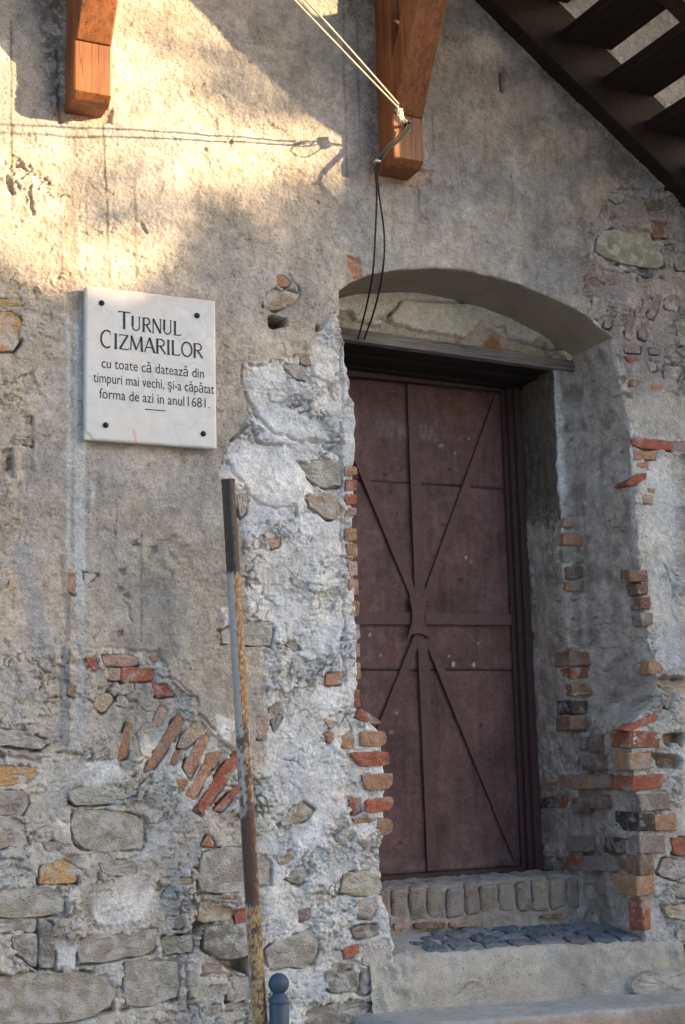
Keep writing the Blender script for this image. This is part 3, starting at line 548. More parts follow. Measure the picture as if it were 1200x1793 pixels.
 ('S', 'g', 18, [(1168, 1549), (1215, 1545), (1215, 1575), (1188, 1572)]), ('S', 't', 26, [(1160, 1587), (1215, 1582), (1215, 1612), (1170, 1608)]), ('S', 'g', 20, [(1186, 1630), (1215, 1622), (1215, 1650), (1186, 1646)]),
 ('B', 'o', 24, [(1134, 1160), (1148, 1158), (1158, 1172), (1154, 1179), (1134, 1180)]), ('S', 'w', 16, [(1165, 1215), (1178, 1216), (1172, 1240), (1164, 1238)]),
 *[('S', c_, 11, p_) for c_, p_ in [('g', [(1040, 518), (1051, 523), (1047, 560), (1035, 553)]), ('w', [(1062, 538), (1073, 543), (1067, 576), (1057, 571)]), ('g', [(1164, 640), (1191, 642), (1189, 664), (1163, 661)]), ('d', [(1163, 430), (1180, 428), (1182, 440), (1166, 442)]), ('w', [(1165, 515), (1190, 520), (1186, 545), (1163, 540)])]],
 ('B', 'r', 20, [(1090, 1276), (1120, 1262), (1146, 1248), (1150, 1262), (1120, 1272), (1105, 1280)]),
]
stones = []
for kind, c, hs, pts in PIECES:
    P = W(pts); cP = np.mean(P, 0); P = [tuple(cP+(np.array(q)-cP)*(1.16 if kind == 'B' else 1.07)) for q in P]; s = win(P, 0.035); x, z = XX[s], ZZ[s]
    sd = sdpoly(x, z, P)
    k = hs/1000.0
    loc = float(np.median(H[s][np.abs(sd) < 0.02])) if np.any(np.abs(sd) < 0.02) else 0.0
    top = min(loc, 0.014)-(0.002 if kind == 'S' else 0.0)+max(0.0, k-0.010)*0.5
    sw = sd+(0.12 if kind == 'B' else 1.1)*WARP[s]
    m = sst(0.002, -0.010, sw); H[s] = H[s]*(1-m)+np.minimum(H[s], top-0.020)*m
    H[s] -= 0.034*np.exp(-((sd-0.001+0.12*WARP[s])/0.0048)**2)*sst(0.05, 0.35, gn(x, z, 0.09, 61)-0.2+0.5*sst(-0.01, -0.03, z-np.mean([q[1] for q in P])))
    stones.append((kind, c, top, P))

# doorway outline on the wall face
ARCH = [(590, 512), (612, 496), (645, 483), (690, 475), (760, 472), (810, 476), (860, 486), (910, 500), (960, 520), (1010, 546), (1045, 569), (1075, 592)]
RIGHT = [(1082, 640), (1092, 700), (1102, 765), (1104, 830), (1112, 900), (1118, 980), (1126, 1050), (1132, 1100), (1140, 1165), (1150, 1195), (1150, 1228), (1112, 1262), (1106, 1280),
         (1106, 1330), (1112, 1380), (1119, 1420), (1118, 1460), (1122, 1500), (1121, 1540), (1125, 1600), (1130, 1640), (1130, 1760)]
LEFT = [(688, 1760), (688, 1660), (683, 1625), (678, 1600), (670, 1580), (667, 1540), (664, 1500), (666, 1475), (668, 1462), (671, 1425), (671, 1385), (668, 1345), (666, 1310), (660, 1280), (642, 1262),
        (622, 1238), (623, 1200), (622, 1150), (621, 1080), (618, 1010), (617, 940), (617, 860), (620, 800), (622, 740), (620, 706), (611, 690), (605, 640), (599, 592), (590, 560)]
OUT = np.array(W(ARCH+RIGHT+LEFT)); NA = len(ARCH)
# densify and roughen the outline a little, away from the arch
DO = []; seg_of = []
for i in range(len(OUT)):
    a, b = OUT[i], OUT[(i+1) % len(OUT)]; n = max(1, int(np.linalg.norm(b-a)/0.012))
    for k in range(n):
        p = a+(b-a)*k/n; kind = 0 if i < NA-1 else (1 if i < NA+len(RIGHT)-1 else (3 if i == NA+len(RIGHT)-1 else 2))
        if kind == 2: p = p+np.array((0.007*float(gn(np.array([p[1]]), np.array([0.0]), 0.05, 71)[0])+0.004*float(gn(np.array([p[1]]), np.array([0.0]), 0.018, 72)[0]), 0))
        if kind == 1: p = p+np.array((0.004*float(gn(np.array([p[1]]), np.array([0.0]), 0.05, 73)[0]), 0))
        DO.append(p); seg_of.append(kind)
DO = np.array(DO); seg_of = np.array(seg_of)
s = win(DO, 0.03); ins = np.zeros(XX.shape, bool)
cx = 0.25*(XX[:-1, :-1]+XX[1:, :-1]+XX[:-1, 1:]+XX[1:, 1:]); cz = 0.25*(ZZ[:-1, :-1]+ZZ[1:, :-1]+ZZ[:-1, 1:]+ZZ[1:, 1:])
fin = np.zeros(cx.shape, bool); sub = (slice(s[0].start, s[0].stop-1), slice(s[1].start, s[1].stop-1))
fin[sub] = sdpoly(cx[sub], cz[sub], DO) < 0
Q = grid_quads(NR, NC, flip=False); keep = ~fin.ravel()
used_k = np.zeros(NR*NC, bool); used_k[Q[keep].ravel()] = True
used_d = np.zeros(NR*NC, bool); used_d[Q[~keep].ravel()] = True
bnd = np.where(used_k & used_d)[0]
PX, PZ = XX.ravel().copy(), ZZ.ravel().copy()
best = np.full(len(bnd), 1e9); bx = PX[bnd].copy(); bz = PZ[bnd].copy(); bt = np.zeros(len(bnd)); bk = np.zeros(len(bnd), int)
for i in range(len(DO)):
    a, b = DO[i], DO[(i+1) % len(DO)]; e = b-a
    t = np.clip(((PX[bnd]-a[0])*e[0]+(PZ[bnd]-a[1])*e[1])/max(e@e, 1e-12), 0, 1); qx = a[0]+e[0]*t; qz = a[1]+e[1]*t
    d = (qx-PX[bnd])**2+(qz-PZ[bnd])**2; u = d < best
    best[u] = d[u]; bx[u] = qx[u]; bz[u] = qz[u]; bt[u] = i+t[u]; bk[u] = seg_of[i]
PX[bnd] = bx; PZ[bnd] = bz
HH = H.ravel().copy(); HH[bnd] = np.clip(HH[bnd], 0.0, 0.02)-0.004
V = np.stack([PX, -HH, PZ], 1); CF = C3.reshape(-1, 3)
remap = np.cumsum(used_k)-1
wall = npmesh('wall', V[used_k], remap[Q[keep]], M['wall'], tower, np.concatenate([CF, RGH.reshape(-1, 1)], 1)[used_k])
order = np.argsort(bt); bnd = bnd[order]; bk = bk[order]

rnd = random.Random(11)
def vary(c, a=0.12):
    k = 1+rnd.uniform(-a, a); return tuple(min(1, max(0.01, v*k*(1+rnd.uniform(-0.05, 0.05)))) for v in c)
for kind, c, top, P in stones:
    if kind == 'B': piece('brick', P, front, top, M['brick'], vary(BR[c], .15), wall, chaikin=0 if len(P) == 4 else 1, rnd=rnd, dome=0.002)
    else: piece('stone', P, front, top, M['stone'], vary(ST[c]), wall, chaikin=1, rnd=rnd, dome=0.001)
# narrow brick edge up the left jamb and the projecting quoin bricks: their ends turn into the doorway
EDGE = [('o', 603, 817, 624, 834), ('r', 603, 840, 624, 861), ('r', 603, 865, 623, 885), ('p', 603, 889, 623, 905), ('o', 603, 925, 624, 948), ('o', 605, 952, 625, 979), ('p', 608, 983, 625, 1010),
        ('o', 609, 1014, 627, 1043), ('o', 612, 1052, 628, 1080), ('p', 613, 1092, 629, 1121), ('p', 611, 1126, 629, 1152), ('o', 610, 1159, 631, 1191), ('r', 619, 1207, 629, 1238)]
for c, u0, v0, u1, v1 in EDGE:
    piece('brick', W([(u0, v0), (u1-1, v0+1), (u1, v1-2), (u0, v1)]), front, 0.010+rnd.uniform(0, .006), M['brick'], vary(BR[c]), wall, back=0.14, chaikin=0, rnd=rnd)
for c, k, pts in [('r', 20, [(618, 1257), (626, 1239), (665, 1264), (668, 1269), (640, 1267)]), ('o', 26, [(628, 1280), (672, 1280), (674, 1303), (654, 1308), (627, 1305)]), ('r', 24, [(608, 1317), (677, 1316), (679, 1339), (640, 1343), (626, 1342)]),
                  ('o', 28, [(629, 1355), (684, 1353), (684, 1374), (677, 1382), (636, 1385)]), ('r', 28, [(633, 1401), (683, 1394), (687, 1410), (677, 1419), (634, 1424)]), ('o', 22, [(658, 1430), (683, 1435), (685, 1448), (679, 1462), (658, 1462)])]:
    piece('brick', W(pts), front, k/1000, M['brick'], vary(BR[c], .1), wall, back=0.2, chaikin=1, rnd=rnd, n=16)

# ------------------------------------------------------------------ reveals, soffit, tympanum
YI, YD, XIN = 0.35, 0.72, 3.877
def strip(ids, pathf, M_, name, colf, dispf, mat):
    """sweep the ordered edge vertices of the doorway inwards"""
    n = len(ids); A = np.zeros((n, M_, 3)); S = np.zeros((n, M_)); 
    for r, vi in enumerate(ids):
        p0 = V[vi]; path = np.array(pathf(p0)); d = np.r_[0, np.cumsum(np.linalg.norm(np.diff(path, axis=0), axis=1))]
        t = np.linspace(0, d[-1], M_)
        for k in range(3): A[r, :, k] = np.interp(t, d, path[:, k])
        S[r] = t
    for _ in range(3): A[:, 1:-1] = 0.25*A[:, :-2]+0.5*A[:, 1:-1]+0.25*A[:, 2:]
    tu = np.gradient(A, axis=1); tv = np.gradient(A, axis=0); nn = np.cross(tu, tv); nn /= np.maximum(np.linalg.norm(nn, axis=-1, keepdims=True), 1e-9)
    ref = np.array((3.3, 0.2, 2.0))-A; sgn = np.sign((nn*ref).sum(-1, keepdims=True)); nn *= np.where(sgn == 0, 1, sgn)
    disp, col = dispf(A, S), colf(A, S)
    disp = disp*sst(0, 0.02, S)
    A = A+nn*disp[..., None]
    return npmesh(name, A.reshape(-1, 3), grid_quads(n, M_), mat, tower, col.reshape(-1, 3))
def xi_of(z):
    return float(np.interp(z, [0.4, 1.2, 1.48, 1.62, 3.0, 3.6], [3.925, 3.925, 3.93, 3.965, 3.985, 3.985]))
def xin_of(z):
    return float(np.interp(z, [0.4, 1.5, 2.0, 3.6], [3.885, 3.885, 3.875, 3.872]))
right_ids = [v for v, k in zip(bnd, bk) if k == 1]; arch_ids = [v for v, k in zip(bnd, bk) if k == 0]; left_ids = [v for v, k in zip(bnd, bk) if k == 2]
if arch_ids: right_ids = [arch_ids[-1]]+right_ids; left_ids = left_ids+[arch_ids[0]]
def r_path(p):
    z = p[2]; xi = min(xi_of(z), p[0]-0.004); xn = min(xin_of(z), xi-0.004)
    return [p, (p[0]-0.006, 0.01, z), (xi, YI, z), (xn, YI+0.004, z), (xn-0.004, YD, z)]
def r_disp(A, S):
    y, z = A[..., 1], A[..., 2]; q = y+A[..., 0]
    low = sst(1.55, 1.35, z); edge = np.exp(-((y-YI+0.01)/0.05)**2)*sst(2.75, 2.6, z)
    d = 0.010*fbm(q, z, 0.25, 81, 3)+0.004*gn(q, z, 0.06, 82)+0.002*gn(q, z, 0.02, 83)+0.005*sst(0.0, 0.05, fbm(q, z, 0.22, 181, 4))*sst(2.9, 2.7, z)
    d += low*(0.006*gn(q, z, 0.05, 84)-0.004) - edge*(0.012+0.008*gn(q, z, 0.05, 85))
    d -= 0.016*sst(0.45, 0.7, gn(q, z, 0.03, 86))*sst(0.0, 0.4, gn(q, z, 0.2, 87)); d += 0.005*sst(0.0, 0.04, fbm(q, z, 0.10, 186, 4, .6))*sst(-0.1, 0.3, gn(q, z, 0.4, 187))*sst(2.7, 2.5, z)
    d -= 0.010*sst(0.03, 0.0, np.abs(fbm(q, z, 0.22, 88, 3)))*sst(0.1, 0.5, gn(q, z, 0.3, 89))
    return d
def r_col(A, S):
    y, z = A[..., 1], A[..., 2]; q = y+A[..., 0]
    c = np.zeros(A.shape)+np.array((0.42, 0.365, 0.33)); n = fbm(q, z, 0.2, 91, 4)
    def mix(m, k): nonlocal c; c = c*(1-m[..., None])+np.array(k)*m[..., None]
    mix(0.7*sst(-0.2, 0.6, n), (0.46, 0.41, 0.37)); mix(0.75*sst(0.0, 0.6, fbm(q, z, 0.12, 92, 4)), (0.25, 0.212, 0.195)); mix(0.6*sst(0.25, 0.6, fbm(q*2, z*.6, 0.2, 192, 4)), (0.46, 0.445, 0.43))
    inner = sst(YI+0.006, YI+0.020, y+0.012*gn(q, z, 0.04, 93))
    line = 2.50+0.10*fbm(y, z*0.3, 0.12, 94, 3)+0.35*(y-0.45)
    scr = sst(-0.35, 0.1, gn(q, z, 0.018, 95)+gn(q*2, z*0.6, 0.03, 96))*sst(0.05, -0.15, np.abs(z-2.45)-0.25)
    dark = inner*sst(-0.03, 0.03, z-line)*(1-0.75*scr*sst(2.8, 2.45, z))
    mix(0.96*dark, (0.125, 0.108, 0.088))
    edge = sst(3.915, 3.895, A[..., 0]+0.016*gn(q, z, 0.07, 197)+0.008*gn(q, z, 0.02, 198))*sst(YI+0.022, YI+0.010, y+0.008*gn(q, z, 0.05, 196))*sst(2.1, 2.5, z)*sst(-0.6, 0.2, gn(q, z, 0.06, 97)+0.5)
    mix(0.85*edge, (0.62, 0.62, 0.62))
    mix(0.7*sst(0.03, 0.0, y)*sst(2.9, 2.6, z), (0.42, 0.40, 0.39))
    low = sst(1.55, 1.35, z)*sst(-0.2, 0.3, fbm(q, z, 0.1, 98, 3)+0.2); mix(0.6*low, (0.28, 0.255, 0.235))
    c = c*(1-0.2*sst(0.2, 0.7, fbm(q*3, z*.5, 0.2, 199, 4)))[..., None]
    return c*(1+0.14*gn(q, z, 0.05, 99)+0.10*gn(q, z, 0.018, 100))[..., None]
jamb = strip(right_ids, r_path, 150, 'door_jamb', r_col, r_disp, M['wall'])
strip(left_ids, lambda p: [p, (p[0]+0.004, 0.02, p[2]), (p[0]-0.02, YD, p[2])], 60, 'door_jamb', lambda A, S: np.zeros(A.shape)+np.array((0.36, 0.33, 0.31))*(1+0.1*gn(A[..., 1], A[..., 2], 0.08, 101))[..., None],
      lambda A, S: 0.008*fbm(A[..., 1], A[..., 2], 0.08, 102, 3), M['wall'])
strip(arch_ids, lambda p: [p, (p[0], 0.01, p[2]+0.002), (p[0], YI+0.05, p[2])], 60, 'arch_soffit',
      lambda A, S: (np.zeros(A.shape)+np.array((0.30, 0.255, 0.20)))*(1+0.10*fbm(A[..., 0], A[..., 1], 0.2, 103, 3)+0.05*gn(A[..., 0], A[..., 1], 0.02, 104))[..., None]*(1+0.5*sst(0.02, 0.0, S+0.008*gn(A[..., 0], S, 0.05, 105)))[..., None],
      lambda A, S: 0.003*fbm(A[..., 0], A[..., 1], 0.2, 106, 3)-0.004*sst(0.02, 0.0, np.abs(fbm(A[..., 0], A[..., 1]*0.4, 0.35, 107, 2)))*sst(0.2, 0.5, gn(A[..., 0], A[..., 1], 0.3, 108)), M['soffit'])
# tympanum: flaking plaster over brick, set back
tx = np.arange(2.46, 4.12, 0.005); tz = np.arange(3.345, 3.66, 0.005); TX, TZ = np.meshgrid(tx, tz)
w = 0.010*gn(TX, TZ, 0.05, 111)+0.005*gn(TX, TZ, 0.015, 112)
pl = sdpoly(TX, TZ, W([(655, 500), (760, 490), (1100, 560), (1075, 640), (1000, 640), (980, 605), (950, 592), (935, 600), (880, 588), (858, 572), (845, 560), (830, 577), (815, 590), (760, 582), (720, 575), (690, 565), (684, 558), (690, 535)], YI))+w
pl2 = sdpoly(TX, TZ, W([(560, 500), (700, 505), (696, 540), (670, 556), (672, 572), (625, 560), (618, 545), (560, 540)], YI))+w
mp = np.maximum(sst(0.004, -0.004, pl), sst(0.004, -0.004, pl2))
lay = 0.5+0.5*np.cos((TZ+0.006*gn(TX, TZ, 0.1, 113))*2*np.pi/0.075)
h = 0.030*mp+0.004*fbm(TX, TZ, 0.15, 114, 3)+(1-mp)*(0.004*gn(TX, TZ, 0.04, 115)-0.008*sst(0.9, 1.0, lay))
for pts in ([(700, 528), (690, 545), (672, 556), (640, 562)], [(858, 568), (870, 572), (884, 570), (886, 586)], [(886, 586), (920, 596), (960, 608), (985, 612)], [(700, 525), (760, 528), (830, 530), (900, 552), (960, 580), (1000, 606)]):
    d = sdline(TX+0.6*w, TZ+0.6*w, W(pts, YI)); h -= 0.030*sst(0.008, 0.002, d)
tc = np.zeros(TX.shape+(3,))+np.array((0.55, 0.50, 0.43)); tc = tc*(1-mp[..., None])+np.array((0.74, 0.71, 0.64))*mp[..., None]
bk2 = (1-mp)*sst(0.0, 0.4, gn(TX, TZ, 0.10, 117)+0.55*(np.abs(TX-3.5) < 0.09)-0.45); tc = tc*(1-bk2[..., None])+np.array((0.42, 0.21, 0.13))*bk2[..., None]
tc *= (1+0.10*fbm(TX, TZ, 0.2, 118, 3)+0.06*gn(TX, TZ, 0.02, 119))[..., None]
npmesh('tympanum', np.stack([TX, YI+0.022-h, TZ], -1).reshape(-1, 3), grid_quads(*TX.shape), M['wall'], tower, tc.reshape(-1, 3))
# weathered lintel board
a0, a1 = at(592, 571, YI-0.02), at(1016, 633, YI-0.02); bm = bmesh.new()
prism(bm, [(2.60, a0[2]+0.002), (a1[0], a1[2]), (a1[0], a1[2]-0.052), (2.60, a0[2]-0.055)], lambda p: (p[0], YI-0.02, p[1]), lambda p: (p[0], YI+0.03, p[1]), 0.004)
lint = bmobj('lintel', bm, M['lintel'], tower)
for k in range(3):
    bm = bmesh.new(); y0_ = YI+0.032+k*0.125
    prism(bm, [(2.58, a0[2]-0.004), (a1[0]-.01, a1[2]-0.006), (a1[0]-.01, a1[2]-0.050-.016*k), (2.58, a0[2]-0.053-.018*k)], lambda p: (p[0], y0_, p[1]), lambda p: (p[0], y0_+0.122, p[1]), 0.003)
    bmobj('soffit_board', bm, M['lintel_shade'], lint)  # boards coloured near black for the shade behind the lintel
# unseen panel added behind the door to stop light leaking through
bmobj('light_stop_panel', boxbm(2.4, 4.3, 0.80, 0.86, 0.3, 3.7, 0), M['bark'], tower)

# bricks showing in the jamb
jface = lambda a, b, h: (JX-h, a, b)
for c, x, u0, v0, u1, v1 in [('b', 3.925, 1034, 1286, 1056, 1317), ('m', 3.925, 1011, 1290, 1026, 1312), ('b', 3.90, 1022, 1321, 1055, 1349), ('o', 3.89, 936, 1368, 976, 1383), ('o', 3.89, 980, 1356, 1037, 1382), ('b', 3.915, 1045, 1355, 1070, 1381),
                             ('d', 3.885, 936, 1396, 970, 1414), ('r', 3.885, 972, 1392, 992, 1415), ('b', 3.89, 1003, 1397, 1030, 1422), ('b', 3.905, 1036, 1393, 1062, 1415), ('m', 3.885, 940, 1421, 969, 1455), ('m', 3.885, 944, 1464, 964, 1488),
                             ('m', 3.89, 995, 1464, 1026, 1491), ('d', 3.92, 1060, 1466, 1088, 1493), ('b', 3.885, 942, 1499, 969, 1523), ('b', 3.885, 980, 1500, 992, 1524), ('r', 3.887, 994, 1497, 1019, 1524), ('m', 3.91, 1022, 1498, 1077, 1525)]:
    JX = x; p = [atx(u, v, x) for u, v in ((u0, v0), (u1, v0), (u1, v1), (u0, v1))]
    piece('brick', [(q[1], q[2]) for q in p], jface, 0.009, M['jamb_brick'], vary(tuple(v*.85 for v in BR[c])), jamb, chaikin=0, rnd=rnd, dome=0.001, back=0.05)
for c, u0, v0, u1, v1 in [('o', 987, 930, 1026, 958), ('g', 987, 962, 1029, 988), ('b', 994, 990, 1027, 1015), ('o', 1005, 1017, 1019, 1036), ('b', 999, 1140, 1035, 1167), ('r', 1012, 1169, 1036, 1189), ('b', 1013, 1194, 1038, 1219), ('d', 999, 1226, 1029, 1252), ('b', 996, 1254, 1028, 1280), ('p', 990, 906, 1006, 925)]:
    p = at(u0, v0, YI); q = at(u1, v1, YI-0.01); m_ = min(p[0]+0.01, 3.885)
    bmobj('brick', boxbm(m_-0.012, q[0]+0.0, YI-0.012, YI+0.12, q[2]+0.004, p[2]-0.002, 0.005, 1, 0.007, rnd=rnd), M['brick'], jamb, False, vary(BR.get(c, (0.3, 0.29, 0.25))))
# quoin bricks at the right corner: front and side both show
for c, uc, v0, u1, v1, us in [('r', 1105, 1280, 1157, 1309, 1072), ('o', 1103, 1317, 1139, 1346, 1078), ('r', 1110, 1356, 1162, 1381, 1074), ('m', 1121, 1391, 1172, 1417, 1072), ('d', 1116, 1423, 1143, 1454, 1080), ('m', 1121, 1464, 1164, 1493, 1104),
                              ('b', 1121, 1498, 1145, 1529, 1078), ('o', 1118, 1532, 1145, 1565, 1080), ('b', 1106, 996, 1136, 1019, 1100), ('b', 1118, 1021, 1136, 1043, 1112), ('b', 1124, 1046, 1139, 1067, 1118), ('m', 1126, 1073, 1144, 1096, 1120)]:
    a = at(uc, v0, -0.012); b = at(u1, v1, -0.012)
    y1 = max(0.06, min(0.24, atx(us, v0, a[0])[1])); 
    bmobj('brick', boxbm(a[0]-0.012, b[0], -0.014-rnd.uniform(0, .01), y1, b[2], a[2], 0.005, 1, 0.008, rnd=rnd), M['brick'], wall, False, vary(BR[c], .15))
a = at(1144, 1428, -0.01); b = at(1183, 1453, -0.01)
bmobj('brick', boxbm(a[0], b[0], -0.018, 0.08, b[2], a[2], 0.005, 1, 0.008, rnd=rnd), M['brick'], wall, False, BR['o'])
a = at(1123, 1573, -0.01); b = at(1142, 1628, -0.01)
bmobj('brick', boxbm(a[0]-.008, b[0], -0.012, 0.08, b[2], a[2], 0.012, 2, 0.008, rnd=rnd), M['brick'], wall, False, BR['r'])

# ------------------------------------------------------------------ steel door
YL = 0.70
dx = np.arange(2.745, 3.78, 0.008)
def sheet_panel(z0, z1, seed, lo=0.0):
    dz = np.arange(z0, z1, 0.008); X, Z = np.meshgrid(dx, dz)
    c = np.zeros(X.shape+(3,))+np.array((0.135, 0.074, 0.074)); n = fbm(X, Z, 0.25, seed, 4)
    c *= (1+0.34*n+0.2*gn(X, Z, 0.05, seed+1)+0.18*gn(X, Z, 0.018, seed+2)+0.18*fbm(X*5, Z*.5, 0.15, seed+9, 3))[..., None]
    rust = sst(0.25, 0.7, fbm(X, Z, 0.16, seed+3, 4))[..., None]; c = c*(1-0.5*rust)+np.array((0.13, 0.06, 0.04))*0.5*rust
    pale = sst(0.3, 0.8, fbm(X*3, Z*0.8, 0.3, seed+4, 3))[..., None]; c = c*(1-0.35*pale)+np.array((0.15, 0.10, 0.105))*0.35*pale
    a = at(660, 735, YL); b = at(765, 772, YL)                         # rubbed chalky patch near the top
    m = sst(0.02, -0.02, np.maximum(np.abs(X-0.5*(a[0]+b[0]))-0.5*(b[0]-a[0]), np.abs(Z-0.5*(a[2]+b[2]))-0.5*(a[2]-b[2])))*sst(-0.4, 0.5, gn(X*4, Z, 0.06, seed+5)+0.3)
    c = c*(1-0.5*m[..., None])+np.array((0.22, 0.19, 0.185))*0.5*m[..., None]
    m = sst(1.06, 0.94, Z)*sst(-0.2, 0.5, gn(X, Z, 0.08, seed+6)+0.2); c = c*(1-0.4*m[..., None])+np.array((0.24, 0.20, 0.20))*0.4*m[..., None]
    rs2 = np.random.RandomState(seed)
    for k in range(9):
        x, z = rs2.uniform(2.9, 3.75), rs2.uniform(z0, z1); m = sst(0.012, 0.004, np.hypot((X-x)*rs2.uniform(.5, 1.4), Z-z))[..., None]
        c = c*(1-0.8*m)+np.array((0.03, 0.02, 0.02) if k % 3 else (0.3, 0.27, 0.27))*0.8*m
    for u, v, r_, k_ in ((850, 1044, .009, 0), (682, 1260, .009, 0), (718, 1050, .010, 0), (794, 1163, .012, 1), (830, 1164, .010, 1), (786, 1148, .006, 1), (815, 976, .006, 1), (735, 1163, .005, 1), (648, 1112, .008, 1)):
        q = at(u, v, YL); m = sst(r_, r_*.4, np.hypot(X-q[0], (Z-q[2])*(1.0 if k_ == 0 else .75)))[..., None]; c = c*(1-m)+np.array((.012, .008, .008) if k_ == 0 else (.55, .56, .6))*m
    y = YL+0.005*gn(X, Z, 0.35, seed+7)+0.002*gn(X, Z, 0.1, seed+8)
    e = np.minimum(np.minimum(X-X.min(), X.max()-X), np.minimum(Z-Z.min(), Z.max()-Z)); y = y+0.004*sst(0.004, 0.0, e)
    return npmesh('steel_sheet', np.stack([X, y, Z], -1).reshape(-1, 3), grid_quads(*X.shape), M['door'], door, c.reshape(-1, 3))
door = bmobj('door', boxbm(2.66, 3.866, YL+0.012, YL+0.05, 0.90, 3.32, 0), M['bar_dark'], tower)
door['label'] = 'maroon steel door with crossed flat bars'
for (z0, z1, sd_) in ((0.925, 1.860, 201), (1.8615, 2.764, 231), (2.7655, 3.26, 261)): sheet_panel(z0, z1, sd_)
def bar(p, q, w, y=YL-0.018, t=0.010, name='flat_bar', mat='bar'):
    p, q = Vector(p), Vector(q); d = (q-p).normalized(); n = Vector((-d.y, d.x))*w/2
    bm = bmesh.new(); prism(bm, [p+n, p-n, q-n, q+n], lambda a: (a[0], y, a[1]), lambda a: (a[0], y+t, a[1]), 0.0015)
    return bmobj(name, bm, M[mat], door)
bar((3.268, 2.17), (3.262, 3.25), 0.056); bar((3.272, 2.07), (3.285, 0.93), 0.054)
bar((2.75, 2.094), (3.24, 2.102), 0.056); bar((3.29, 2.102), (3.775, 2.106), 0.056)
for (p, q) in (((3.245, 2.19), (2.79, 3.24)), ((3.295, 2.19), (3.752, 3.22)), ((3.262, 2.045), (2.735, 0.955)), ((3.288, 2.045), (3.752, 0.955))): bar(p, q, 0.040, YL-0.016)
HR = [(1046, 717, 748), (1056, 720, 746), (1068, 722, 744), (1080, 722.5, 743.5), (1092, 721.5, 744.5), (1104, 718, 748), (1113, 714, 752)]
hub_rows = [[(at(u, v+.3*(u-733)/15, YL-.034)[0], at(u, v+.3*(u-733)/15, YL-.034)[2]) for u in np.linspace(l_, r_, 9)] for v, l_, r_ in HR]
for i, du in enumerate(np.linspace(-1, 1, 9)):                  # arched cut-out at the foot of the plate
    x_, z_ = hub_rows[-1][i]; hub_rows[-1][i] = (x_, z_+0.026*(1-du*du)-0.014)
bm = bmesh.new(); fv = [[bm.verts.new((x, YL-.034, z)) for x, z in r_] for r_ in hub_rows]; bv = [[bm.verts.new((x, YL-.023, z)) for x, z in r_] for r_ in hub_rows]
for r_ in range(len(HR)-1):
    for k in range(8):
        bm.faces.new((fv[r_][k], fv[r_][k+1], fv[r_+1][k+1], fv[r_+1][k])); bm.faces.new((bv[r_][k], bv[r_+1][k], bv[r_+1][k+1], bv[r_][k+1]))
    bm.faces.new((fv[r_][0], fv[r_+1][0], bv[r_+1][0], bv[r_][0])); bm.faces.new((fv[r_][8], bv[r_][8], bv[r_+1][8], fv[r_+1][8]))
for k in range(8): bm.faces.new((fv[0][k], bv[0][k], bv[0][k+1], fv[0][k+1])); bm.faces.new((fv[-1][k], fv[-1][k+1], bv[-1][k+1], bv[-1][k]))
bmobj('hub_plate', bm, M['bar'], door)
for x0, x1, y0 in ((3.778, 3.800, 0.688), (3.803, 3.828, 0.668), (3.831, 3.866, 0.645), (2.722, 2.743, 0.688), (2.66, 2.719, 0.668)):
    bmobj('frame_angle', boxbm(x0, x1, y0, YL+0.03, 0.897, 3.32, 0.002), M['bar_dark'], door)
bmobj('bottom_rail', boxbm(2.745, 3.777, 0.662, YL+0.01, 0.893, 0.922, 0.003), M['bar_dark'], door)
bmobj('top_rail', boxbm(2.745, 3.777, 0.675, YL+0.01, 3.262, 3.32, 0.003), M['bar_dark'], door)

# ------------------------------------------------------------------ brick sill under the door
def profile_sheet(name, prof, x0, x1, mat, colf, dispf, parent=tower, step=0.007, zshift=None):
    P = np.array(prof); d = np.r_[0, np.cumsum(np.linalg.norm(np.diff(P, axis=0), axis=1))]
    t = np.arange(0, d[-1], step); y = np.interp(t, d, P[:, 0]); z = np.interp(t, d, P[:, 1])
    for _ in range(4): y[1:-1] = .25*y[:-2]+.5*y[1:-1]+.25*y[2:]; z[1:-1] = .25*z[:-2]+.5*z[1:-1]+.25*z[2:]
    ty, tz = np.gradient(y), np.gradient(z); l = np.hypot(ty, tz); ny, nz = tz/l, -ty/l
    xx = np.arange(x0, x1, step); X, T = np.meshgrid(xx, t); dp = dispf(X, T)
    Y = y[:, None]+ny[:, None]*dp; Z = z[:, None]+nz[:, None]*dp
    if zshift is not None: Z = Z+zshift(X)
    return npmesh(name, np.stack([X, Y, Z], -1).reshape(-1, 3), grid_quads(*X.shape, flip=True), mat, parent, colf(X, T, Y, Z).reshape(-1, 3))
def s_col(X, T, Y, Z):
    c = np.zeros(X.shape+(3,))+np.array((0.34, 0.305, 0.27)); m = sst(-0.2, 0.5, fbm(X, T, 0.15, 301, 3))[..., None]
    c = c*(1-0.6*m)+np.array((0.40, 0.385, 0.36))*0.6*m; return c*(1+0.1*gn(X, T, 0.03, 302))[..., None]
sill = profile_sheet('sill', [(0.345, 0.62), (0.352, 0.76), (0.366, 0.80), (0.364, 0.885), (0.40, 0.900), (0.76, 0.905)], 2.62, 3.93, M['cement'], s_col,
                     lambda X, T: -(0.011*fbm(X, T, 0.08, 303, 3)+0.004*gn(X, T, 0.02, 304)-0.004))
us = [664, 687, 716, 748, 782, 815, 842, 874, 906, 934, 964, 994, 1018]
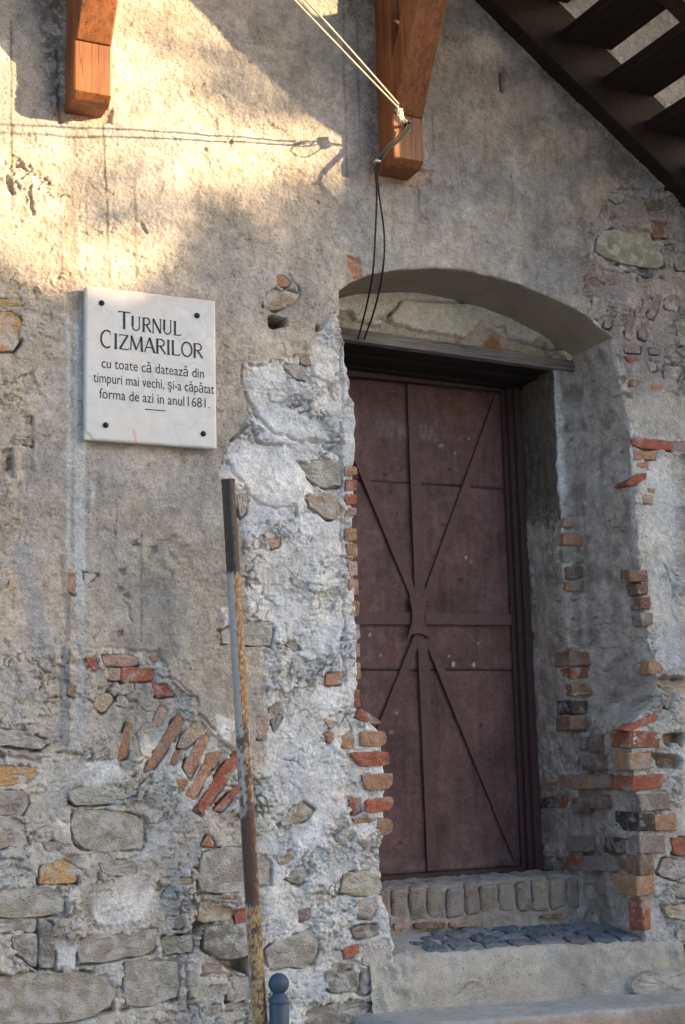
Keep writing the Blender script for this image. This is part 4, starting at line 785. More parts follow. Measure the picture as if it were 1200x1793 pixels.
for k in range(len(us)-1):
    a = at(us[k], 1540, 0.345)[0]+0.003; b = at(us[k+1], 1540, 0.345)[0]-0.004
    e = rnd.uniform(-.006, .006); c = vary([(.32, .262, .222), (.35, .30, .26), (.27, .215, .19)][k % 3], .12)
    bmobj('brick', boxbm(a, b, 0.350+e, 0.46, 0.756+rnd.uniform(-.01, .006), 0.893+rnd.uniform(-.010, .003), 0.020, 3, 0.007, rnd=rnd), M['sill_brick'], sill, False, c)
for u0, u1, v0, v1, c in ((725, 782, 1616, 1626, 'b'), (786, 850, 1615, 1624, 'p'), (948, 985, 1602, 1608, 'b'), (690, 716, 1617, 1628, 'p')):
    piece('brick', W([(u0, v0), (u1, v0-2), (u1, v1-2), (u0, v1)], 0.34), lambda a, b, h: (a, 0.345-h, b), 0.010, M['brick'], vary(BR[c]), sill, chaikin=1, rnd=rnd, back=0.04)

# ------------------------------------------------------------------ cement step with granite setts
tilt = lambda X: -0.034*(X-3.35)
def st_col(X, T, Y, Z):
    c = np.zeros(X.shape+(3,))+np.array((0.42, 0.40, 0.365)); m = sst(-0.3, 0.5, fbm(X, T, 0.22, 311, 4))[..., None]
    c = c*(1-0.7*m)+np.array((0.33, 0.305, 0.265))*0.7*m
    g = sst(0.2, 0.6, fbm(X, T, 0.3, 312, 3))[..., None]; c = c*(1-0.3*g)+np.array((0.37, 0.36, 0.30))*0.3*g
    t_ = sst(0.03, 0.06, Y)[..., None]; c = c*(1-0.5*t_)+np.array((0.36, 0.38, 0.39))*0.5*t_
    return c*(1+0.08*gn(X, T, 0.05, 313)+0.05*gn(X, T, 0.018, 314))[..., None]
def st_disp(X, T):
    lump = sst(2.95, 2.70, X)+sst(4.0, 4.12, X)
    return (0.3+0.7*sst(0.34, 0.40, T))*(0.008*fbm(X, T, 0.2, 315, 3)+0.004*gn(X, T, 0.06, 316)+0.0015*gn(X, T, 0.02, 317)+lump*(0.010*gn(X, T, 0.05, 318)+0.006*gn(X, T, 0.025, 319))-0.012*sst(0.03, 0.0, np.abs(fbm(X, T, 0.25, 320, 2)))*sst(0.2, .5, gn(X, T, 0.25, 321)))
step = profile_sheet('step', [(0.40, 0.700), (0.30, 0.690), (0.045, 0.664), (0.002, 0.657), (-0.014, 0.636), (-0.026, 0.56), (-0.030, 0.49), (-0.045, 0.40)], 2.60, 4.16, M['cement'], st_col, lambda X, T: -st_disp(X, T), zshift=tilt)
STC = [(.115, .145, .195), (.145, .175, .22), (.09, .115, .15), (.17, .19, .225), (.12, .135, .165)]
topf = lambda a, b, h: (a, b, 0.657+0.115*b+tilt(a)+h)
for r, (y0, y1, off, x0) in enumerate([(0.010, 0.098, 0.0, 2.87), (0.103, 0.178, -0.07, 2.93), (0.183, 0.252, 0.0, 2.95), (0.257, 0.32, 0.05, 2.99)]):
    x = x0+off
    while x < 3.93:
        w_ = rnd.uniform(0.115, 0.155); x1 = min(x+w_, 3.965); sk = 0.02
        if x1-x > 0.05:
            bulge = rnd.uniform(-.006, .006)
            piece('cobble', [(x+sk, y1+bulge), (x1-0.012+sk, y1-bulge), (x1-0.014, y0+bulge*(1 if r else .8)), (x, y0-bulge)], topf, 0.013+rnd.uniform(-.002, .002)-0.010*max(0, 3.15-x)/0.3,
                  M['sett'], vary(STC[int(rnd.random()*5)], .15), step, chaikin=1, rnd=rnd, back=0.05, dome=0.001, tilt=0.002)
        x = x1+0.006
# stone lump at the right end
piece('stone', W([(1096, 1724), (1112, 1706), (1160, 1698), (1225, 1700), (1225, 1745), (1105, 1745)], -0.05), lambda a, b, h: (a, -h, b), 0.07, M['stone'], (.36, .345, .32), step, chaikin=2, rnd=rnd, back=0.05, n=18)

# ------------------------------------------------------------------ slab in front of the step
def sl_col(X, T, Y, Z):
    c = np.zeros(X.shape+(3,))+np.array((0.40, 0.39, 0.375)); m = sst(-0.2, 0.6, fbm(X, T, 0.25, 331, 4))[..., None]
    c = c*(1-.5*m)+np.array((0.34, 0.34, 0.335))*.5*m
    f_ = sst(0.335, 0.35, -Y+0.01*gn(X, T, 0.04, 333))[..., None]; c = c*(1-f_)+np.array((0.36, 0.29, 0.24))*f_
    return c*(1+.08*gn(X, T, 0.04, 332))[..., None]
slab = profile_sheet('slab_step', [(0.06, 0.448), (-0.325, 0.446), (-0.346, 0.436), (-0.352, 0.40), (-0.355, 0.25), (-0.36, -0.02)], 2.47, 4.9, M['cement'], sl_col,
                     lambda X, T: -(0.005*fbm(X, T, 0.3, 334, 3)+0.002*gn(X, T, 0.05, 335)), parent=None, zshift=lambda X: -0.031*(X-3.3)-0.02*sst(2.60, 2.54, X)-0.5*sst(2.56, 2.47, X)**2)
tag(slab, 'low grey stone slab forming the bottom step under the doorway', 'step')


plq = empty('wall_plaque', (1.70, 0.0, 2.69), 'white marble plaque with black engraved lettering bolted to the plaster', 'plaque')
YP = -0.062; PX0, PX1, PZ0, PZ1 = [float(v) for v in (at(150, 640, YP)[0], at(378.5, 640, YP)[0], 0, 0)]
PZ1 = 0.5*(at(150, 500, YP)[2]+at(373, 527, YP)[2]); PZ0 = 0.5*(at(156, 770, YP)[2]+at(384, 785, YP)[2])
mx_ = np.arange(PX0, PX1+.002, 0.004); mz_ = np.arange(PZ0, PZ1+.002, 0.004); X, Z = np.meshgrid(mx_, mz_)
c = np.zeros(X.shape+(3,))+np.array((0.60, 0.60, 0.60)); vein = sst(0.10, 0.0, np.abs(fbm(X+0.4*Z, Z*0.7, 0.22, 401, 4)))[..., None]
c = c*(1-.3*vein)+np.array((0.42, 0.41, 0.40))*.3*vein
ye = sst(0.1, 0.7, fbm(X, Z, 0.18, 402, 3))[..., None]; c = c*(1-.3*ye)+np.array((0.62, 0.55, 0.45))*.3*ye
tp = sst(PZ1-0.05, PZ1, Z+0.02*gn(X, Z, 0.03, 403))[..., None]; c = c*(1-.4*tp)+np.array((0.55, 0.44, 0.34))*.4*tp
a, b = at(234, 752, YP), at(239, 776, YP); m = sst(0.006, 0.002, sdline(X, Z, [(a[0], a[2]), (b[0], b[2])]))[..., None]; c = c*(1-.7*m)+np.array((0.6, 0.3, 0.2))*.7*m
c *= (1+.05*gn(X, Z, 0.05, 404)+.03*gn(X, Z, 0.015, 405))[..., None]
e = np.minimum(np.minimum(X-PX0, PX1-X), np.minimum(Z-PZ0, PZ1-Z)); chip = 0.018*sst(0.035, 0.0, np.hypot(X-PX0, Z-PZ0))
YY = YP+0.005*sst(0.006, 0, e)+0.0006*gn(X, Z, 0.08, 406)+chip
npmesh('slab_face', np.stack([X, YY, Z], -1).reshape(-1, 3), grid_quads(*X.shape), M['marble'], plq, c.reshape(-1, 3))
M['marble_side'] = surf('marble_side', (0.60, 0.56, 0.53), var=0.15, scale=30, fine=200, bump=0.2, dist=0.003, rough=0.6)
bmobj('slab_body', boxbm(PX0+0.0005, PX1-0.0005, YP+0.006, YP+0.034, PZ0+.0005, PZ1-.0005, 0.0), M['marble_side'], plq)
for u, v in ((179, 530), (346, 552), (186, 744), (357, 759)):
    q = at(u, v, YP-0.006); bm = bmesh.new(); bmesh.ops.create_uvsphere(bm, u_segments=14, v_segments=8, radius=0.0115, matrix=Matrix.Translation((q[0], YP-0.002, q[2])) @ Matrix.Diagonal((1, 0.8, 1, 1)))
    bmobj('bolt', bm, M['iron'], plq, True)
TK, TN, SF = 0.15, 0.075, 0.05
def arc(cx, cy, rx, ry, a0, a1, n=14): return [(cx+rx*math.cos(math.radians(a0+(a1-a0)*k/n)), cy+ry*math.sin(math.radians(a0+(a1-a0)*k/n))) for k in range(n+1)]
GL = {  # capital strokes: (points, thickness), advance
 'T': ([([(.34, 0), (.34, 1)], TK), ([(.0, .97), (.68, .97)], TN), ([(.0, .97), (.0, .9)], SF), ([(.68, .97), (.68, .9)], SF)], .72),
 'U': ([([(.1, 1), (.1, .3)], TK), (arc(.33, .3, .23, .27, 180, 360), .09), ([(.56, .3), (.56, 1)], TN), ([(.0, .99), (.2, .99)], SF), ([(.47, .99), (.65, .99)], SF)], .76),
 'R': ([([(.1, 0), (.1, 1)], TK), ([(.1, .97), (.3, .97)], TN), (arc(.3, .74, .22, .23, 90, -90), .10), ([(.3, .51), (.1, .51)], TN), ([(.28, .51), (.6, 0)], .12), ([(0, .01), (.2, .01)], SF)], .68),
 'N': ([([(.08, 0), (.08, 1)], TN), ([(.08, 1), (.6, 0)], .14), ([(.6, 0), (.6, 1)], TN), ([(.52, .99), (.68, .99)], SF), ([(.0, .01), (.16, .01)], SF)], .76),
 'L': ([([(.1, 0), (.1, 1)], TK), ([(.1, .03), (.5, .03)], TN), ([(.5, .03), (.54, .16)], SF), ([(0, .99), (.2, .99)], SF)], .60),
 'C': ([(arc(.42, .5, .36, .48, 55, 305, 22), .115), ([(.63, .88), (.64, .74)], SF)], .72),
 'I': ([([(.1, 0), (.1, 1)], TK), ([(0, .99), (.2, .99)], SF), ([(0, .01), (.2, .01)], SF)], .28),
 'Z': ([([(.04, .97), (.56, .97)], TN), ([(.54, .97), (.06, .03)], .14), ([(.04, .03), (.58, .03)], TN), ([(.05, .97), (.04, .84)], SF), ([(.58, .03), (.6, .17)], SF)], .66),
 'M': ([([(.06, 0), (.1, 1)], TN), ([(.1, 1), (.4, .08)], .13), ([(.4, .08), (.7, 1)], TN), ([(.7, 1), (.74, 0)], TK), ([(.65, .01), (.83, .01)], SF)], .88),
 'A': ([([(.02, 0), (.32, 1)], TN), ([(.32, 1), (.62, 0)], TK), ([(.13, .34), (.5, .34)], TN), ([(.54, .01), (.7, .01)], SF)], .70),
 'O': ([(arc(.37, .5, .31, .48, 0, 360, 28), .11)], .76)}
def caps(text, u0, v0, u1, v1, hgt, first=1.0):
    """serif capitals along a baseline given by its two ends"""
    a, b = at(u0, v0, YP), at(u1, v1, YP); W_ = b[0]-a[0]; adv = sum(GL[c][1] for c in text); sx = W_/(adv-.08); x = a[0]; bm = bmesh.new()
    for i, ch in enumerate(text):
        for pts, th in GL[ch][0]:
            P = [Vector((x+px*sx, (a[2]+b[2])/2+(b[2]-a[2])*(x-a[0])/W_-(b[2]-a[2])/2+py*hgt)) for px, py in pts]; w_ = th*0.5*min(sx, hgt)*1.0
            L_, R_ = [], []
            for k, p in enumerate(P):
                d = (P[min(k+1, len(P)-1)]-P[max(k-1, 0)]).normalized(); n_ = Vector((-d.y, d.x))*w_; L_.append(p+n_); R_.append(p-n_)
            vl = [bm.verts.new((q.x, YP-0.0012, q.y)) for q in L_]; vr = [bm.verts.new((q.x, YP-0.0012, q.y)) for q in R_]
            for k in range(len(P)-1): bm.faces.new((vl[k], vl[k+1], vr[k+1], vr[k]))
        x += GL[ch][1]*sx
    return bmobj('lettering', bm, M['ink'], plq)
capT = at(216, 545, YP)[2]-at(216, 576, YP)[2]
caps('T', 207.6, 575.5, 226.5, 577.5, capT); caps('URNUL', 230, 578.5, 317, 588.5, at(270, 558, YP)[2]-at(270, 583, YP)[2])
caps('C', 175.5, 608, 193.5, 611, at(184, 578, YP)[2]-at(184, 609, YP)[2]); caps('IZMARILOR', 200, 610.5, 355, 628, at(280, 594, YP)[2]-at(280, 620, YP)[2])
def line_text(body, u0, v0, u1, v1, xh):
    cu = bpy.data.curves.new('lettering', 'FONT'); cu.body = body; cu.size = 1.0; cu.resolution_u = 3
    o = bpy.data.objects.new('tmp', cu); COLL.objects.link(o); bpy.context.view_layer.update()
    me = bpy.data.meshes.new_from_object(o.evaluated_get(bpy.context.evaluated_depsgraph_get())); bpy.data.objects.remove(o); bpy.data.curves.remove(cu)
    n = len(me.vertices); co = np.zeros(n*3, np.float32); me.vertices.foreach_get('co', co); co = co.reshape(-1, 3)
    a, b = at(u0, v0, YP), at(u1, v1, YP); x0, x1 = co[:, 0].min(), co[:, 0].max(); sx = (b[0]-a[0])/(x1-x0); sz = xh/0.52
    t = (co[:, 0]-x0)*sx; out = np.stack([a[0]+t, np.full(n, YP-0.0012), a[2]+(b[2]-a[2])*t/(b[0]-a[0])+co[:, 1]*sz], 1)
    me.vertices.foreach_set('co', out.astype(np.float32).ravel()); me.name = 'lettering'; me.materials.clear(); me.materials.append(M['ink']); me.update()
    return link(bpy.data.objects.new('lettering', me), plq)
XH = at(250, 690, YP)[2]-at(250, 703, YP)[2]
line_text('cu toate c\u0103 dateaz\u0103 din', 178, 643.5, 357.5, 662.5, XH); line_text('timpuri mai vechi, \u015fi-a c\u0103p\u0103tat', 163.5, 668.5, 375, 690, XH)
line_text('forma de azi in anul', 174, 697, 323, 710.9, XH); line_text('1681.', 329, 711.4, 367.5, 715, XH)
a, b = at(254, 716.3, YP), at(290, 719.7, YP); bmobj('underline', boxbm(a[0], b[0], YP-.0012, YP+.003, .5*(a[2]+b[2])-.0017, .5*(a[2]+b[2])+.0017, 0), M['ink'], plq)

# ------------------------------------------------------------------ leaning rusty pole
pt, pb = Vector(at(399.5, 842, -0.30)), Vector(at(455, 1793, -0.30)); axis = (pb-pt); full = pt+axis*((pt.z+0.0)/(pt.z-pb.z))
NS, NA_ = 460, 40; V_ = []; CC = []
rt = Vector(RT); ax = (full-pt).normalized(); e1 = (rt-ax*rt.dot(ax)).normalized(); e2 = ax.cross(e1)
tt, aa = np.meshgrid(np.linspace(0, 1, NS), np.linspace(0, 2*np.pi, NA_, endpoint=False), indexing='ij')
L_ = (full-pt).length; Lf = axis.length; sv = tt*L_/Lf*951+842                  # height down the pole in photo rows, used only as a ruler
sx_ = np.cos(aa); nzA = fbm(aa*0.026*2, tt*L_, 0.045, 501, 4)+fbm(aa*0.026*2+3, tt*L_, 0.012, 502, 2)*.5; nzB = fbm(aa*0.026*2+7, tt*L_, 0.018, 503, 3)
cc = np.zeros(tt.shape+(3,))+np.array((0.028, 0.032, 0.042))
def pm(m, k): 
    global cc
    cc = cc*(1-m[..., None])+np.array(k)*m[..., None]
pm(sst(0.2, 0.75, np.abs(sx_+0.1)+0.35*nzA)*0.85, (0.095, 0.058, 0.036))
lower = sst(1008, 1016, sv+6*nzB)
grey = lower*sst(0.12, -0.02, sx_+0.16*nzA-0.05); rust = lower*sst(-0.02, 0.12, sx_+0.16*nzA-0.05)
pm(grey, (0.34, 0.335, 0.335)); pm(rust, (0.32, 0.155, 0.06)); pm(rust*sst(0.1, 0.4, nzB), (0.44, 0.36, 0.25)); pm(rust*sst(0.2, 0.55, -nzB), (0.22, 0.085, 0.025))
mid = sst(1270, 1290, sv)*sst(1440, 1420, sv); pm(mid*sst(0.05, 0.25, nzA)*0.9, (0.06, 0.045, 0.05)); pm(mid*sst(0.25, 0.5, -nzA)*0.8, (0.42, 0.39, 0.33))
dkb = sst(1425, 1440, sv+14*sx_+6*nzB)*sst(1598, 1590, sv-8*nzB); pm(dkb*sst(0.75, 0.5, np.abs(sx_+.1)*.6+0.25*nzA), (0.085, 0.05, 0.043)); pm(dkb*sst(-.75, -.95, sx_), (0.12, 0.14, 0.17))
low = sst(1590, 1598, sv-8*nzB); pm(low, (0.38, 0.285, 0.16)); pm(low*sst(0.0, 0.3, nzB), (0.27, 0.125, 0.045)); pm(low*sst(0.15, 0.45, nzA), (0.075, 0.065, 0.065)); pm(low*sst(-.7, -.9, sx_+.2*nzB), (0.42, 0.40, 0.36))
rad = 0.0255+0.0030*sst(900, 1793, sv)+0.0006*nzB+0.0008*low*nzA
Vp = (np.array(pt)[None, None]+np.array(full-pt)[None, None]*tt[..., None]+rad[..., None]*(np.cos(aa)[..., None]*np.array(e1)+np.sin(aa)[..., None]*np.array(e2)))
ii = np.arange(NS*NA_).reshape(NS, NA_); jj = np.roll(ii, -1, 1); Qp = np.stack([ii[:-1], jj[:-1], jj[1:], ii[1:]], -1).reshape(-1, 4)
pole = empty('rusty_pole', tuple(full), 'tall leaning metal pole with a dark top and flaking rusty paint', 'pole')
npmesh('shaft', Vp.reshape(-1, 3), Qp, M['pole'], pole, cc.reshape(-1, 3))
bm = bmesh.new(); bmesh.ops.create_cone(bm, cap_ends=True, segments=24, radius1=0.0275, radius2=0.0262, depth=0.008, matrix=Matrix.Translation(pt-ax*0.001) @ ax.to_track_quat('Z', 'Y').to_matrix().to_4x4())
M['rustcap'] = surf('rust_cap', (0.13, 0.065, 0.04), var=0.3, bump=0.3, rough=0.8); bmobj('rim', bm, M['rustcap'], pole, True)

# ------------------------------------------------------------------ bollard
bt_ = at(488, 1703.5, -0.35); R_ = 0.0375; zt = bt_[2]
bol = empty('bollard', (bt_[0], -0.35, 0), 'blue grey ball topped metal bollard beside the rusty pole', 'bollard')
prof = [(max(0.0005, R_*math.sin(math.radians(a_))), zt-R_+R_*math.cos(math.radians(a_))) for a_ in range(0, 148, 7)]
prof += [(0.0215, zt-.071), (0.0235, zt-.076), (0.030, zt-.081), (0.0345, zt-.088), (0.0362, zt-.096), (0.0362, zt-.104), (0.0348, zt-.1055), (0.0348, zt-.108), (0.0356, zt-.110), (0.0358, zt-.3), (0.0365, 0.12), (0.046, 0.11), (0.047, 0.02), (0.06, 0.015), (0.06, 0.0)]
i_ = len(range(0, 148, 7)); lathe('ball', prof[:i_+1], bt_[0], -0.35, M['bollard'], bol); lathe('shaft', prof[i_:], bt_[0], -0.35, M['bollard'], bol)

# ------------------------------------------------------------------ timber brackets
def bracket(x0, x1, zb, zs, label):
    o = empty('timber_bracket', ((x0+x1)/2, 0, zb), label, 'bracket', 'timber brackets under the eaves')
    ex = lambda xa: (lambda p: (xa, p[0], p[1]))
    bm = bmesh.new(); prism(bm, [(0.06, zb-0.004), (-0.125, zb+0.002), (-0.155, zb+0.030), (-0.155, 5.75), (0.06, 5.75)], ex(x0), ex(x1), 0.008); bmobj('post', bm, M['bracket'], o)
    k = 0.60; L = 1.45; bm = bmesh.new()
    prism(bm, [(-0.163, zs), (-0.163-k*L, zs+L), (-0.163-k*L+0.175, zs+L), (0.0, zs-0.02)], ex(x0+0.003), ex(x1-0.003), 0.007); bmobj('strut', bm, M['bracket'], o)
    return o
bracket(1.350, 1.502, 4.032, 4.272, 'orange timber bracket above the plaque, lit by the sun')
bracket(2.752, 2.902, 3.985, 4.213, 'orange timber bracket above the door, holding the cable clamp')
bm = boxbm(0.6, 3.6, -1.16, -0.98, 5.62, 5.80, 0.01, 2); eb = bmobj('eaves_beam', bm, M['bracket'], None)
tag(eb, 'long timber beam carried on the two brackets above', 'beam')

eav = empty('added_roof_eaves', (2.5, -0.6, 5.8), 'wide timber roof eaves out of view above the brackets, added to shade the wall', 'roof')  # unseen overhang, added over the brackets to darken the upper wall
for k in range(9):
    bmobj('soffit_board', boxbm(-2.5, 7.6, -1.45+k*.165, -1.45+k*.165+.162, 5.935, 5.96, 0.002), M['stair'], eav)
for k in range(13):
    bmobj('rafter', boxbm(-2.2+k*.8, -2.09+k*.8, -1.5, 0.1, 5.803, 5.934, 0.004), M['bracket'], eav)
bmobj('fascia', boxbm(-2.5, 7.6, -1.53, -1.502, 5.79, 6.0, 0.004), M['bracket'], eav)
# ------------------------------------------------------------------ wooden staircase, upper right
stair = empty('wooden_staircase', (5.0, -0.45, 0.0), 'dark open wooden staircase climbing along the wall at the upper right', 'staircase')
SLP = -0.72; zl = lambda x: 4.490+SLP*(x-3.879)
def stringer(y0, y1, lift=0.0):
    bm = bmesh.new(); prism(bm, [(2.5, zl(2.5)+lift), (9.9, max(0.0, zl(9.9))+lift), (9.9, zl(9.9)+.34+lift), (2.5, zl(2.5)+.34+lift)], lambda p: (p[0], y0, p[1]), lambda p: (p[0], y1, p[1]), 0.006)
    return bmobj('stringer', bm, M['stair'], stair)
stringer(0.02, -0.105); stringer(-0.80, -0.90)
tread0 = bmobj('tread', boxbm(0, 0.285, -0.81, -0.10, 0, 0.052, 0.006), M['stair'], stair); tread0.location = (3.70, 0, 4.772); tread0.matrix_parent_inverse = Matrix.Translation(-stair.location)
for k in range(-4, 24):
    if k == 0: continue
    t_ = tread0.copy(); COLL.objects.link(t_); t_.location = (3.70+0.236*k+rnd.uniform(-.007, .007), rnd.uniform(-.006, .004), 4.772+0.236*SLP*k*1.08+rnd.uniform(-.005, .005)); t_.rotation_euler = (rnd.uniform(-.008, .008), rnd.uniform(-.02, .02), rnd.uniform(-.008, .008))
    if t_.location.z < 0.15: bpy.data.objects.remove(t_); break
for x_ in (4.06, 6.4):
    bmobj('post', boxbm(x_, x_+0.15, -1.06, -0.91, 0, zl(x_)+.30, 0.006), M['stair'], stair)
# plaster fillet along the stringer is part of the wall; a few lit splinters of wood are left out

# ------------------------------------------------------------------ cables
cab = empty('overhead_cable', (2.75, -0.2, 4.15), 'pair of pale overhead cables anchored to the bracket above the door', 'cable')
c0 = Vector((2.715, -0.275, 4.180)); dr = (Vector((2.013, -0.801, 4.25))-Vector((2.683, -0.302, 4.183))).normalized()
far = c0+dr*9+Vector((0, 0, 0.35)); mid = c0+dr*3.2+Vector((0, 0, 0.02)); off = Vector((0.010, 0.0, 0.042))
tube('strand', [c0, c0+dr*1.0, mid, far], 0.0042, M['cable'], cab); tube('strand', [c0+off*0.4, c0+dr*0.5+off*.8, c0+dr*1.0+off, mid+off*1.3, far+off], 0.0042, M['cable'], cab)
cl = Vector(at(700, 200, -0.215)); ck = Vector(at(716, 215, -0.185))
for k in range(5):
    j_ = lambda s_: Vector((rnd.uniform(-s_, s_), rnd.uniform(-s_, s_)*.6, rnd.uniform(-s_, s_)))
    tube('strand', [c0+j_(.006), (c0*2+cl)/3+j_(.016), (c0+cl*2)/3+j_(.020), cl+j_(.012), ck+j_(.006)], 0.0024, M['cable'], cab, n=6)
tube('strand', [c0, c0+Vector((.0, -.01, -.03)), c0+Vector((.03, .01, -.055)), cl+Vector((.0, 0, -.02)), cl], 0.0026, M['cable'], cab, n=6)
bm = bmesh.new(); prism(bm, [(-.014, .022), (.010, .026), (.018, -.020), (.0, -.034), (-.010, -.01)], lambda p: (cl.x+p[0], cl.y-.010, cl.z+p[1]), lambda p: (cl.x+p[0]+.004, cl.y+.012, cl.z+p[1]), 0.002)
M['clamp'] = surf('pale_clamp', (0.55, 0.50, 0.40), var=0.2, bump=0.2, rough=0.5); bmobj('clamp', bm, M['clamp'], cab)
bmobj('hook', boxbm(ck.x-.006, ck.x+.006, -0.20, -0.15, ck.z-.006, ck.z+.006, 0.002), M['iron'], cab)
drop = empty('black_wire', (2.75, -0.1, 3.3), 'two thin black wires drooping from the bracket to the lintel', 'wire')
P_ = lambda u, v, y: tuple(at(u, v, y))
com = [P_(716, 222, -.19), P_(702, 240, -.185), P_(680, 258, -.178), P_(665, 278, -.17)]
tube('strand', com+[P_(658, 300, -.15), P_(660, 340, -.11), P_(657, 420, -.06), P_(652, 485, -0.03), P_(640, 545, 0.2), P_(627, 594, 0.322)], 0.0042, M['wire'], drop)
tube('strand', [(x+.006, y-.004, z-.006) for x, y, z in com]+[P_(661, 302, -.145), P_(664, 340, -.11), P_(673, 410, -.06), P_(671, 470, -0.035), P_(658, 535, 0.15), P_(638, 594, 0.322)], 0.0042, M['wire'], drop)
tube('strand', [(x-.007, y, z+.007) for x, y, z in com], 0.004, M['wire'], drop)
a = at(662, 282, -.176); bmobj('clip', boxbm(a[0]-.014, a[0]+.012, -0.182, -0.158, a[2]-.004, a[2]+.004, 0.001), M['cable'], drop)

# ------------------------------------------------------------------ out of view, behind the camera: houses and tree added to shade the wall
SD = np.array((1.42, -1.0, 0.48)); AL = np.array((1.0, 1.42, 0)); AL /= np.linalg.norm(AL)
def on_sun(xw, zw, t): return np.array((xw, 0, zw))+SD*t
def house(name, xw0, xw1, zw, t, roof, label):
    """a plain rendered building square to the sun; its eaves line shades the wall up to zw"""
    a = on_sun(xw0, zw, t); b = on_sun(xw1, zw, t); b = a+AL*np.dot(b-a, AL); n = np.array((SD[0], SD[1], 0)); n /= np.linalg.norm(n); h = a[2]
    o = empty(name, tuple(np.r_[(a+b)[:2]/2, 0]), label, 'building'); d = n*8
    quad = [a[:2], b[:2], b[:2]+d[:2], a[:2]+d[:2]]
    bm = bmesh.new(); prism(bm, quad, lambda p: (p[0], p[1], 0), lambda p: (p[0], p[1], h)); bmobj('wall', bm, M['render'], o)
    c_ = sum(np.array(q) for q in quad)/4; bm = bmesh.new(); lo = [bm.verts.new((*(c_+(q-c_)*1.05), h-.2)) for q in quad]; tp_ = [bm.verts.new((*(a[:2]*.75+b[:2]*.25+d[:2]*.5), h+roof)), bm.verts.new((*(a[:2]*.25+b[:2]*.75+d[:2]*.5), h+roof))]
    for f_ in ((lo[0], lo[1], tp_[1], tp_[0]), (lo[1], lo[2], tp_[1]), (lo[2], lo[3], tp_[0], tp_[1]), (lo[3], lo[0], tp_[0]), tuple(lo[::-1])): bm.faces.new(f_)
    bmobj('roof', bm, M['tile'], o)
    Lw = np.linalg.norm(b-a); nw = max(1, int(Lw/2.2))
    for fl in range(int(h/3.2)):
        for k in range(nw):
            q = a+(b-a)*(k+.5)/nw; bm = bmesh.new(); hw = (b-a)/Lw*.5
            prism(bm, [(-1, 0), (1, 0), (1, 1.5), (-1, 1.5)], lambda p: (*(q[:2]+hw[:2]*p[0]-n[:2]*.03), 1+fl*3.2+p[1]), lambda p: (*(q[:2]+hw[:2]*p[0]+n[:2]*.05), 1+fl*3.2+p[1])); bmobj('window', bm, M['pane'], o)
    return o
house('added_town_house', -9.0, 3.2, -0.1, 17.0, 1.0, 'rendered town house with red tiled roof, out of view, added to shade the lower wall')  # unseen, added so its eaves line shades the lower wall
house('added_corner_house', 2.86, 12.0, 6.4, 15.0, 2.0, 'tall rendered corner house out of view to the right, added to shade the wall')  # unseen, added to keep sun off the wall's right part
def row_house(x0, x1, y, h, roof, label):  # unseen row opposite, added to block light from the low sky
    o = empty('added_town_house', ((x0+x1)/2, y, 0), label, 'building', 'added unseen houses facing the tower')
    bm = bmesh.new(); prism(bm, [(x0, y-8), (x1, y-8), (x1, y), (x0, y)], lambda p: (p[0], p[1], 0), lambda p: (p[0], p[1], h)); bmobj('wall', bm, M['render'], o)
    bm = bmesh.new(); prism(bm, [(y+.4, h-.1), (y-4, h+roof), (y-8.4, h-.1)], lambda p: (x0-.05, p[0], p[1]), lambda p: (x1+.05, p[0], p[1])); bmobj('roof', bm, M['tile'], o)
    for fl in range(int(h/3.1)):
        for k in range(int((x1-x0)/2.4)):
            xq = x0+(k+.5)*(x1-x0)/int((x1-x0)/2.4); bmobj('window', boxbm(xq-.5, xq+.5, y-.04, y+.03, 1+fl*3.1, 2.5+fl*3.1, 0), M['pane'], o)
row_house(-27, -15, -16.2, 8.4, 3.0, 'low rendered house with red roof, first of an unseen row added to block low sky')
row_house(-14.9, -4, -16.0, 9.6, 3.4, 'rendered house with red roof, second of an unseen row added to block low sky')
row_house(-3.9, 8.5, -16.4, 8.8, 3.2, 'rendered house with red roof, last of an unseen row added to block low sky')
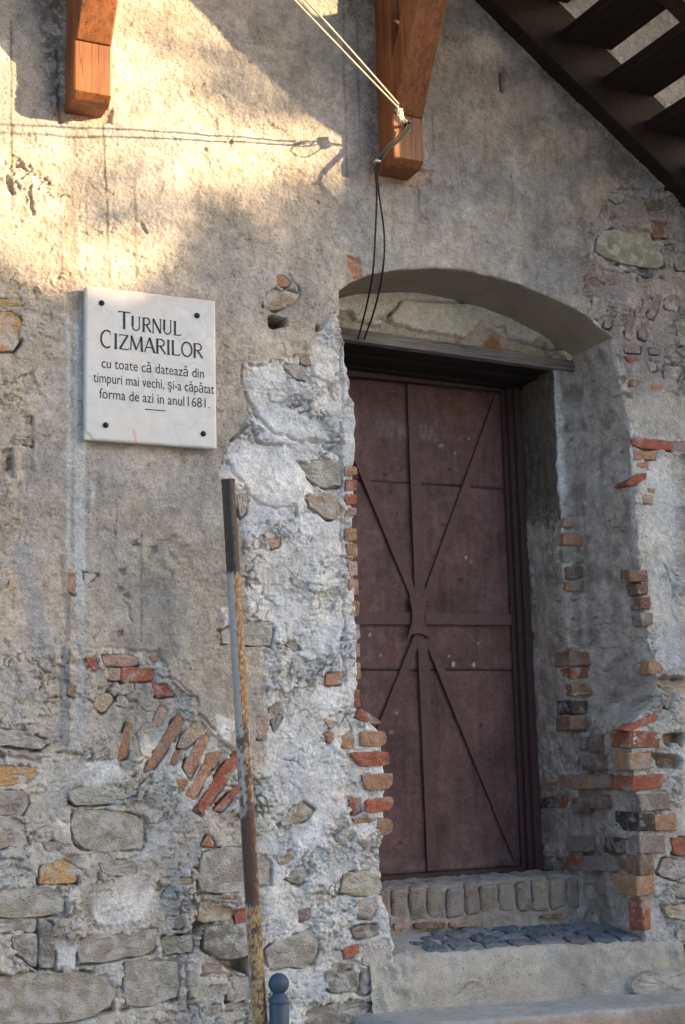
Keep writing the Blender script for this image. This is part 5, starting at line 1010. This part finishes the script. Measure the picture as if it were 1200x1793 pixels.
# unseen tree, added with its crown shaped to dapple the wall
tc_ = on_sun(1.3, 2.6, 9.0); tree = empty('dapple_tree', (tc_[0], tc_[1], 0), 'leafy tree out of view, its crown shaped to dapple the wall', 'tree')
lathe('trunk', [(.22, 0), (.17, 1.5), (.14, 3.5), (.09, 5.0), (.03, 6.6)], tc_[0], tc_[1], M['bark'], tree, 12)
rs = np.random.RandomState(3); LV = []; LQ = []
nL = 0
while nL < 21000:
    xw, zw = rs.uniform(-3.2, 3.6), rs.uniform(0.6, 4.7); t = 9.0+rs.uniform(-1.6, 1.6)
    cl_ = math.sin(xw*2.3+1.0)*.22+math.sin(xw*5.1+zw*3)*.14
    ln_ = 3.54+0.24*(xw-1.6)+cl_*.8; dens = 1.0 if zw < ln_ else (0.22*max(0, 1-(zw-ln_)/0.9)*(1.0 if math.sin(xw*4.4+zw*5.2+.6)+math.sin(zw*6.1-xw*3.0) > 0.35 else 0.0))
    if zw > 3.75 and (xw < 1.5 or xw > 2.75): dens *= 0.2
    if rs.rand() > dens: continue
    p = on_sun(xw, zw, t); u_ = rs.normal(size=3); u_ /= np.linalg.norm(u_); v_ = np.cross(u_, rs.normal(size=3)); v_ /= np.linalg.norm(v_); s_ = rs.uniform(.05, .10)
    b0 = len(LV); LV += [p-u_*s_, p+v_*s_*.5, p+u_*s_, p-v_*s_*.5]; LQ.append((b0, b0+1, b0+2, b0+3)); nL += 1
for xw, zw, r_, n_ in ((1.77, 4.43, .12, 12), (2.06, 4.34, .09, 15), (1.98, 4.20, .08, 10), (2.26, 4.19, .10, 15), (2.36, 3.74, .16, 40), (2.2, 3.62, .16, 34), (2.52, 3.66, .14, 30), (1.72, 3.74, .14, 12), (1.45, 3.66, .14, 14), (2.0, 3.68, .14, 22)):
    for _ in range(n_):                                         # sprigs placed clear of the crown to dapple chosen spots
        p = on_sun(xw+rs.normal()*r_*.7, zw+rs.normal()*r_*.6, 9.0+rs.uniform(-.4, .4)); u_ = rs.normal(size=3); u_ /= np.linalg.norm(u_); v_ = np.cross(u_, rs.normal(size=3)); v_ /= np.linalg.norm(v_); s_ = rs.uniform(.05, .09)
        b0 = len(LV); LV += [p-u_*s_, p+v_*s_*.5, p+u_*s_, p-v_*s_*.5]; LQ.append((b0, b0+1, b0+2, b0+3))
npmesh('crown', np.array(LV), np.array(LQ), M['leaf'], tree, smooth=False)
for k in range(7):
    a_ = np.array((tc_[0], tc_[1], 3.2+.35*k)); b_ = on_sun(rs.uniform(-2, 3), rs.uniform(1.4, 3.2), 9+rs.uniform(-1, 1)); tube('limb', [a_, (a_+b_)/2+np.array((0, 0, .25)), b_], .035, M['bark'], tree, n=6)
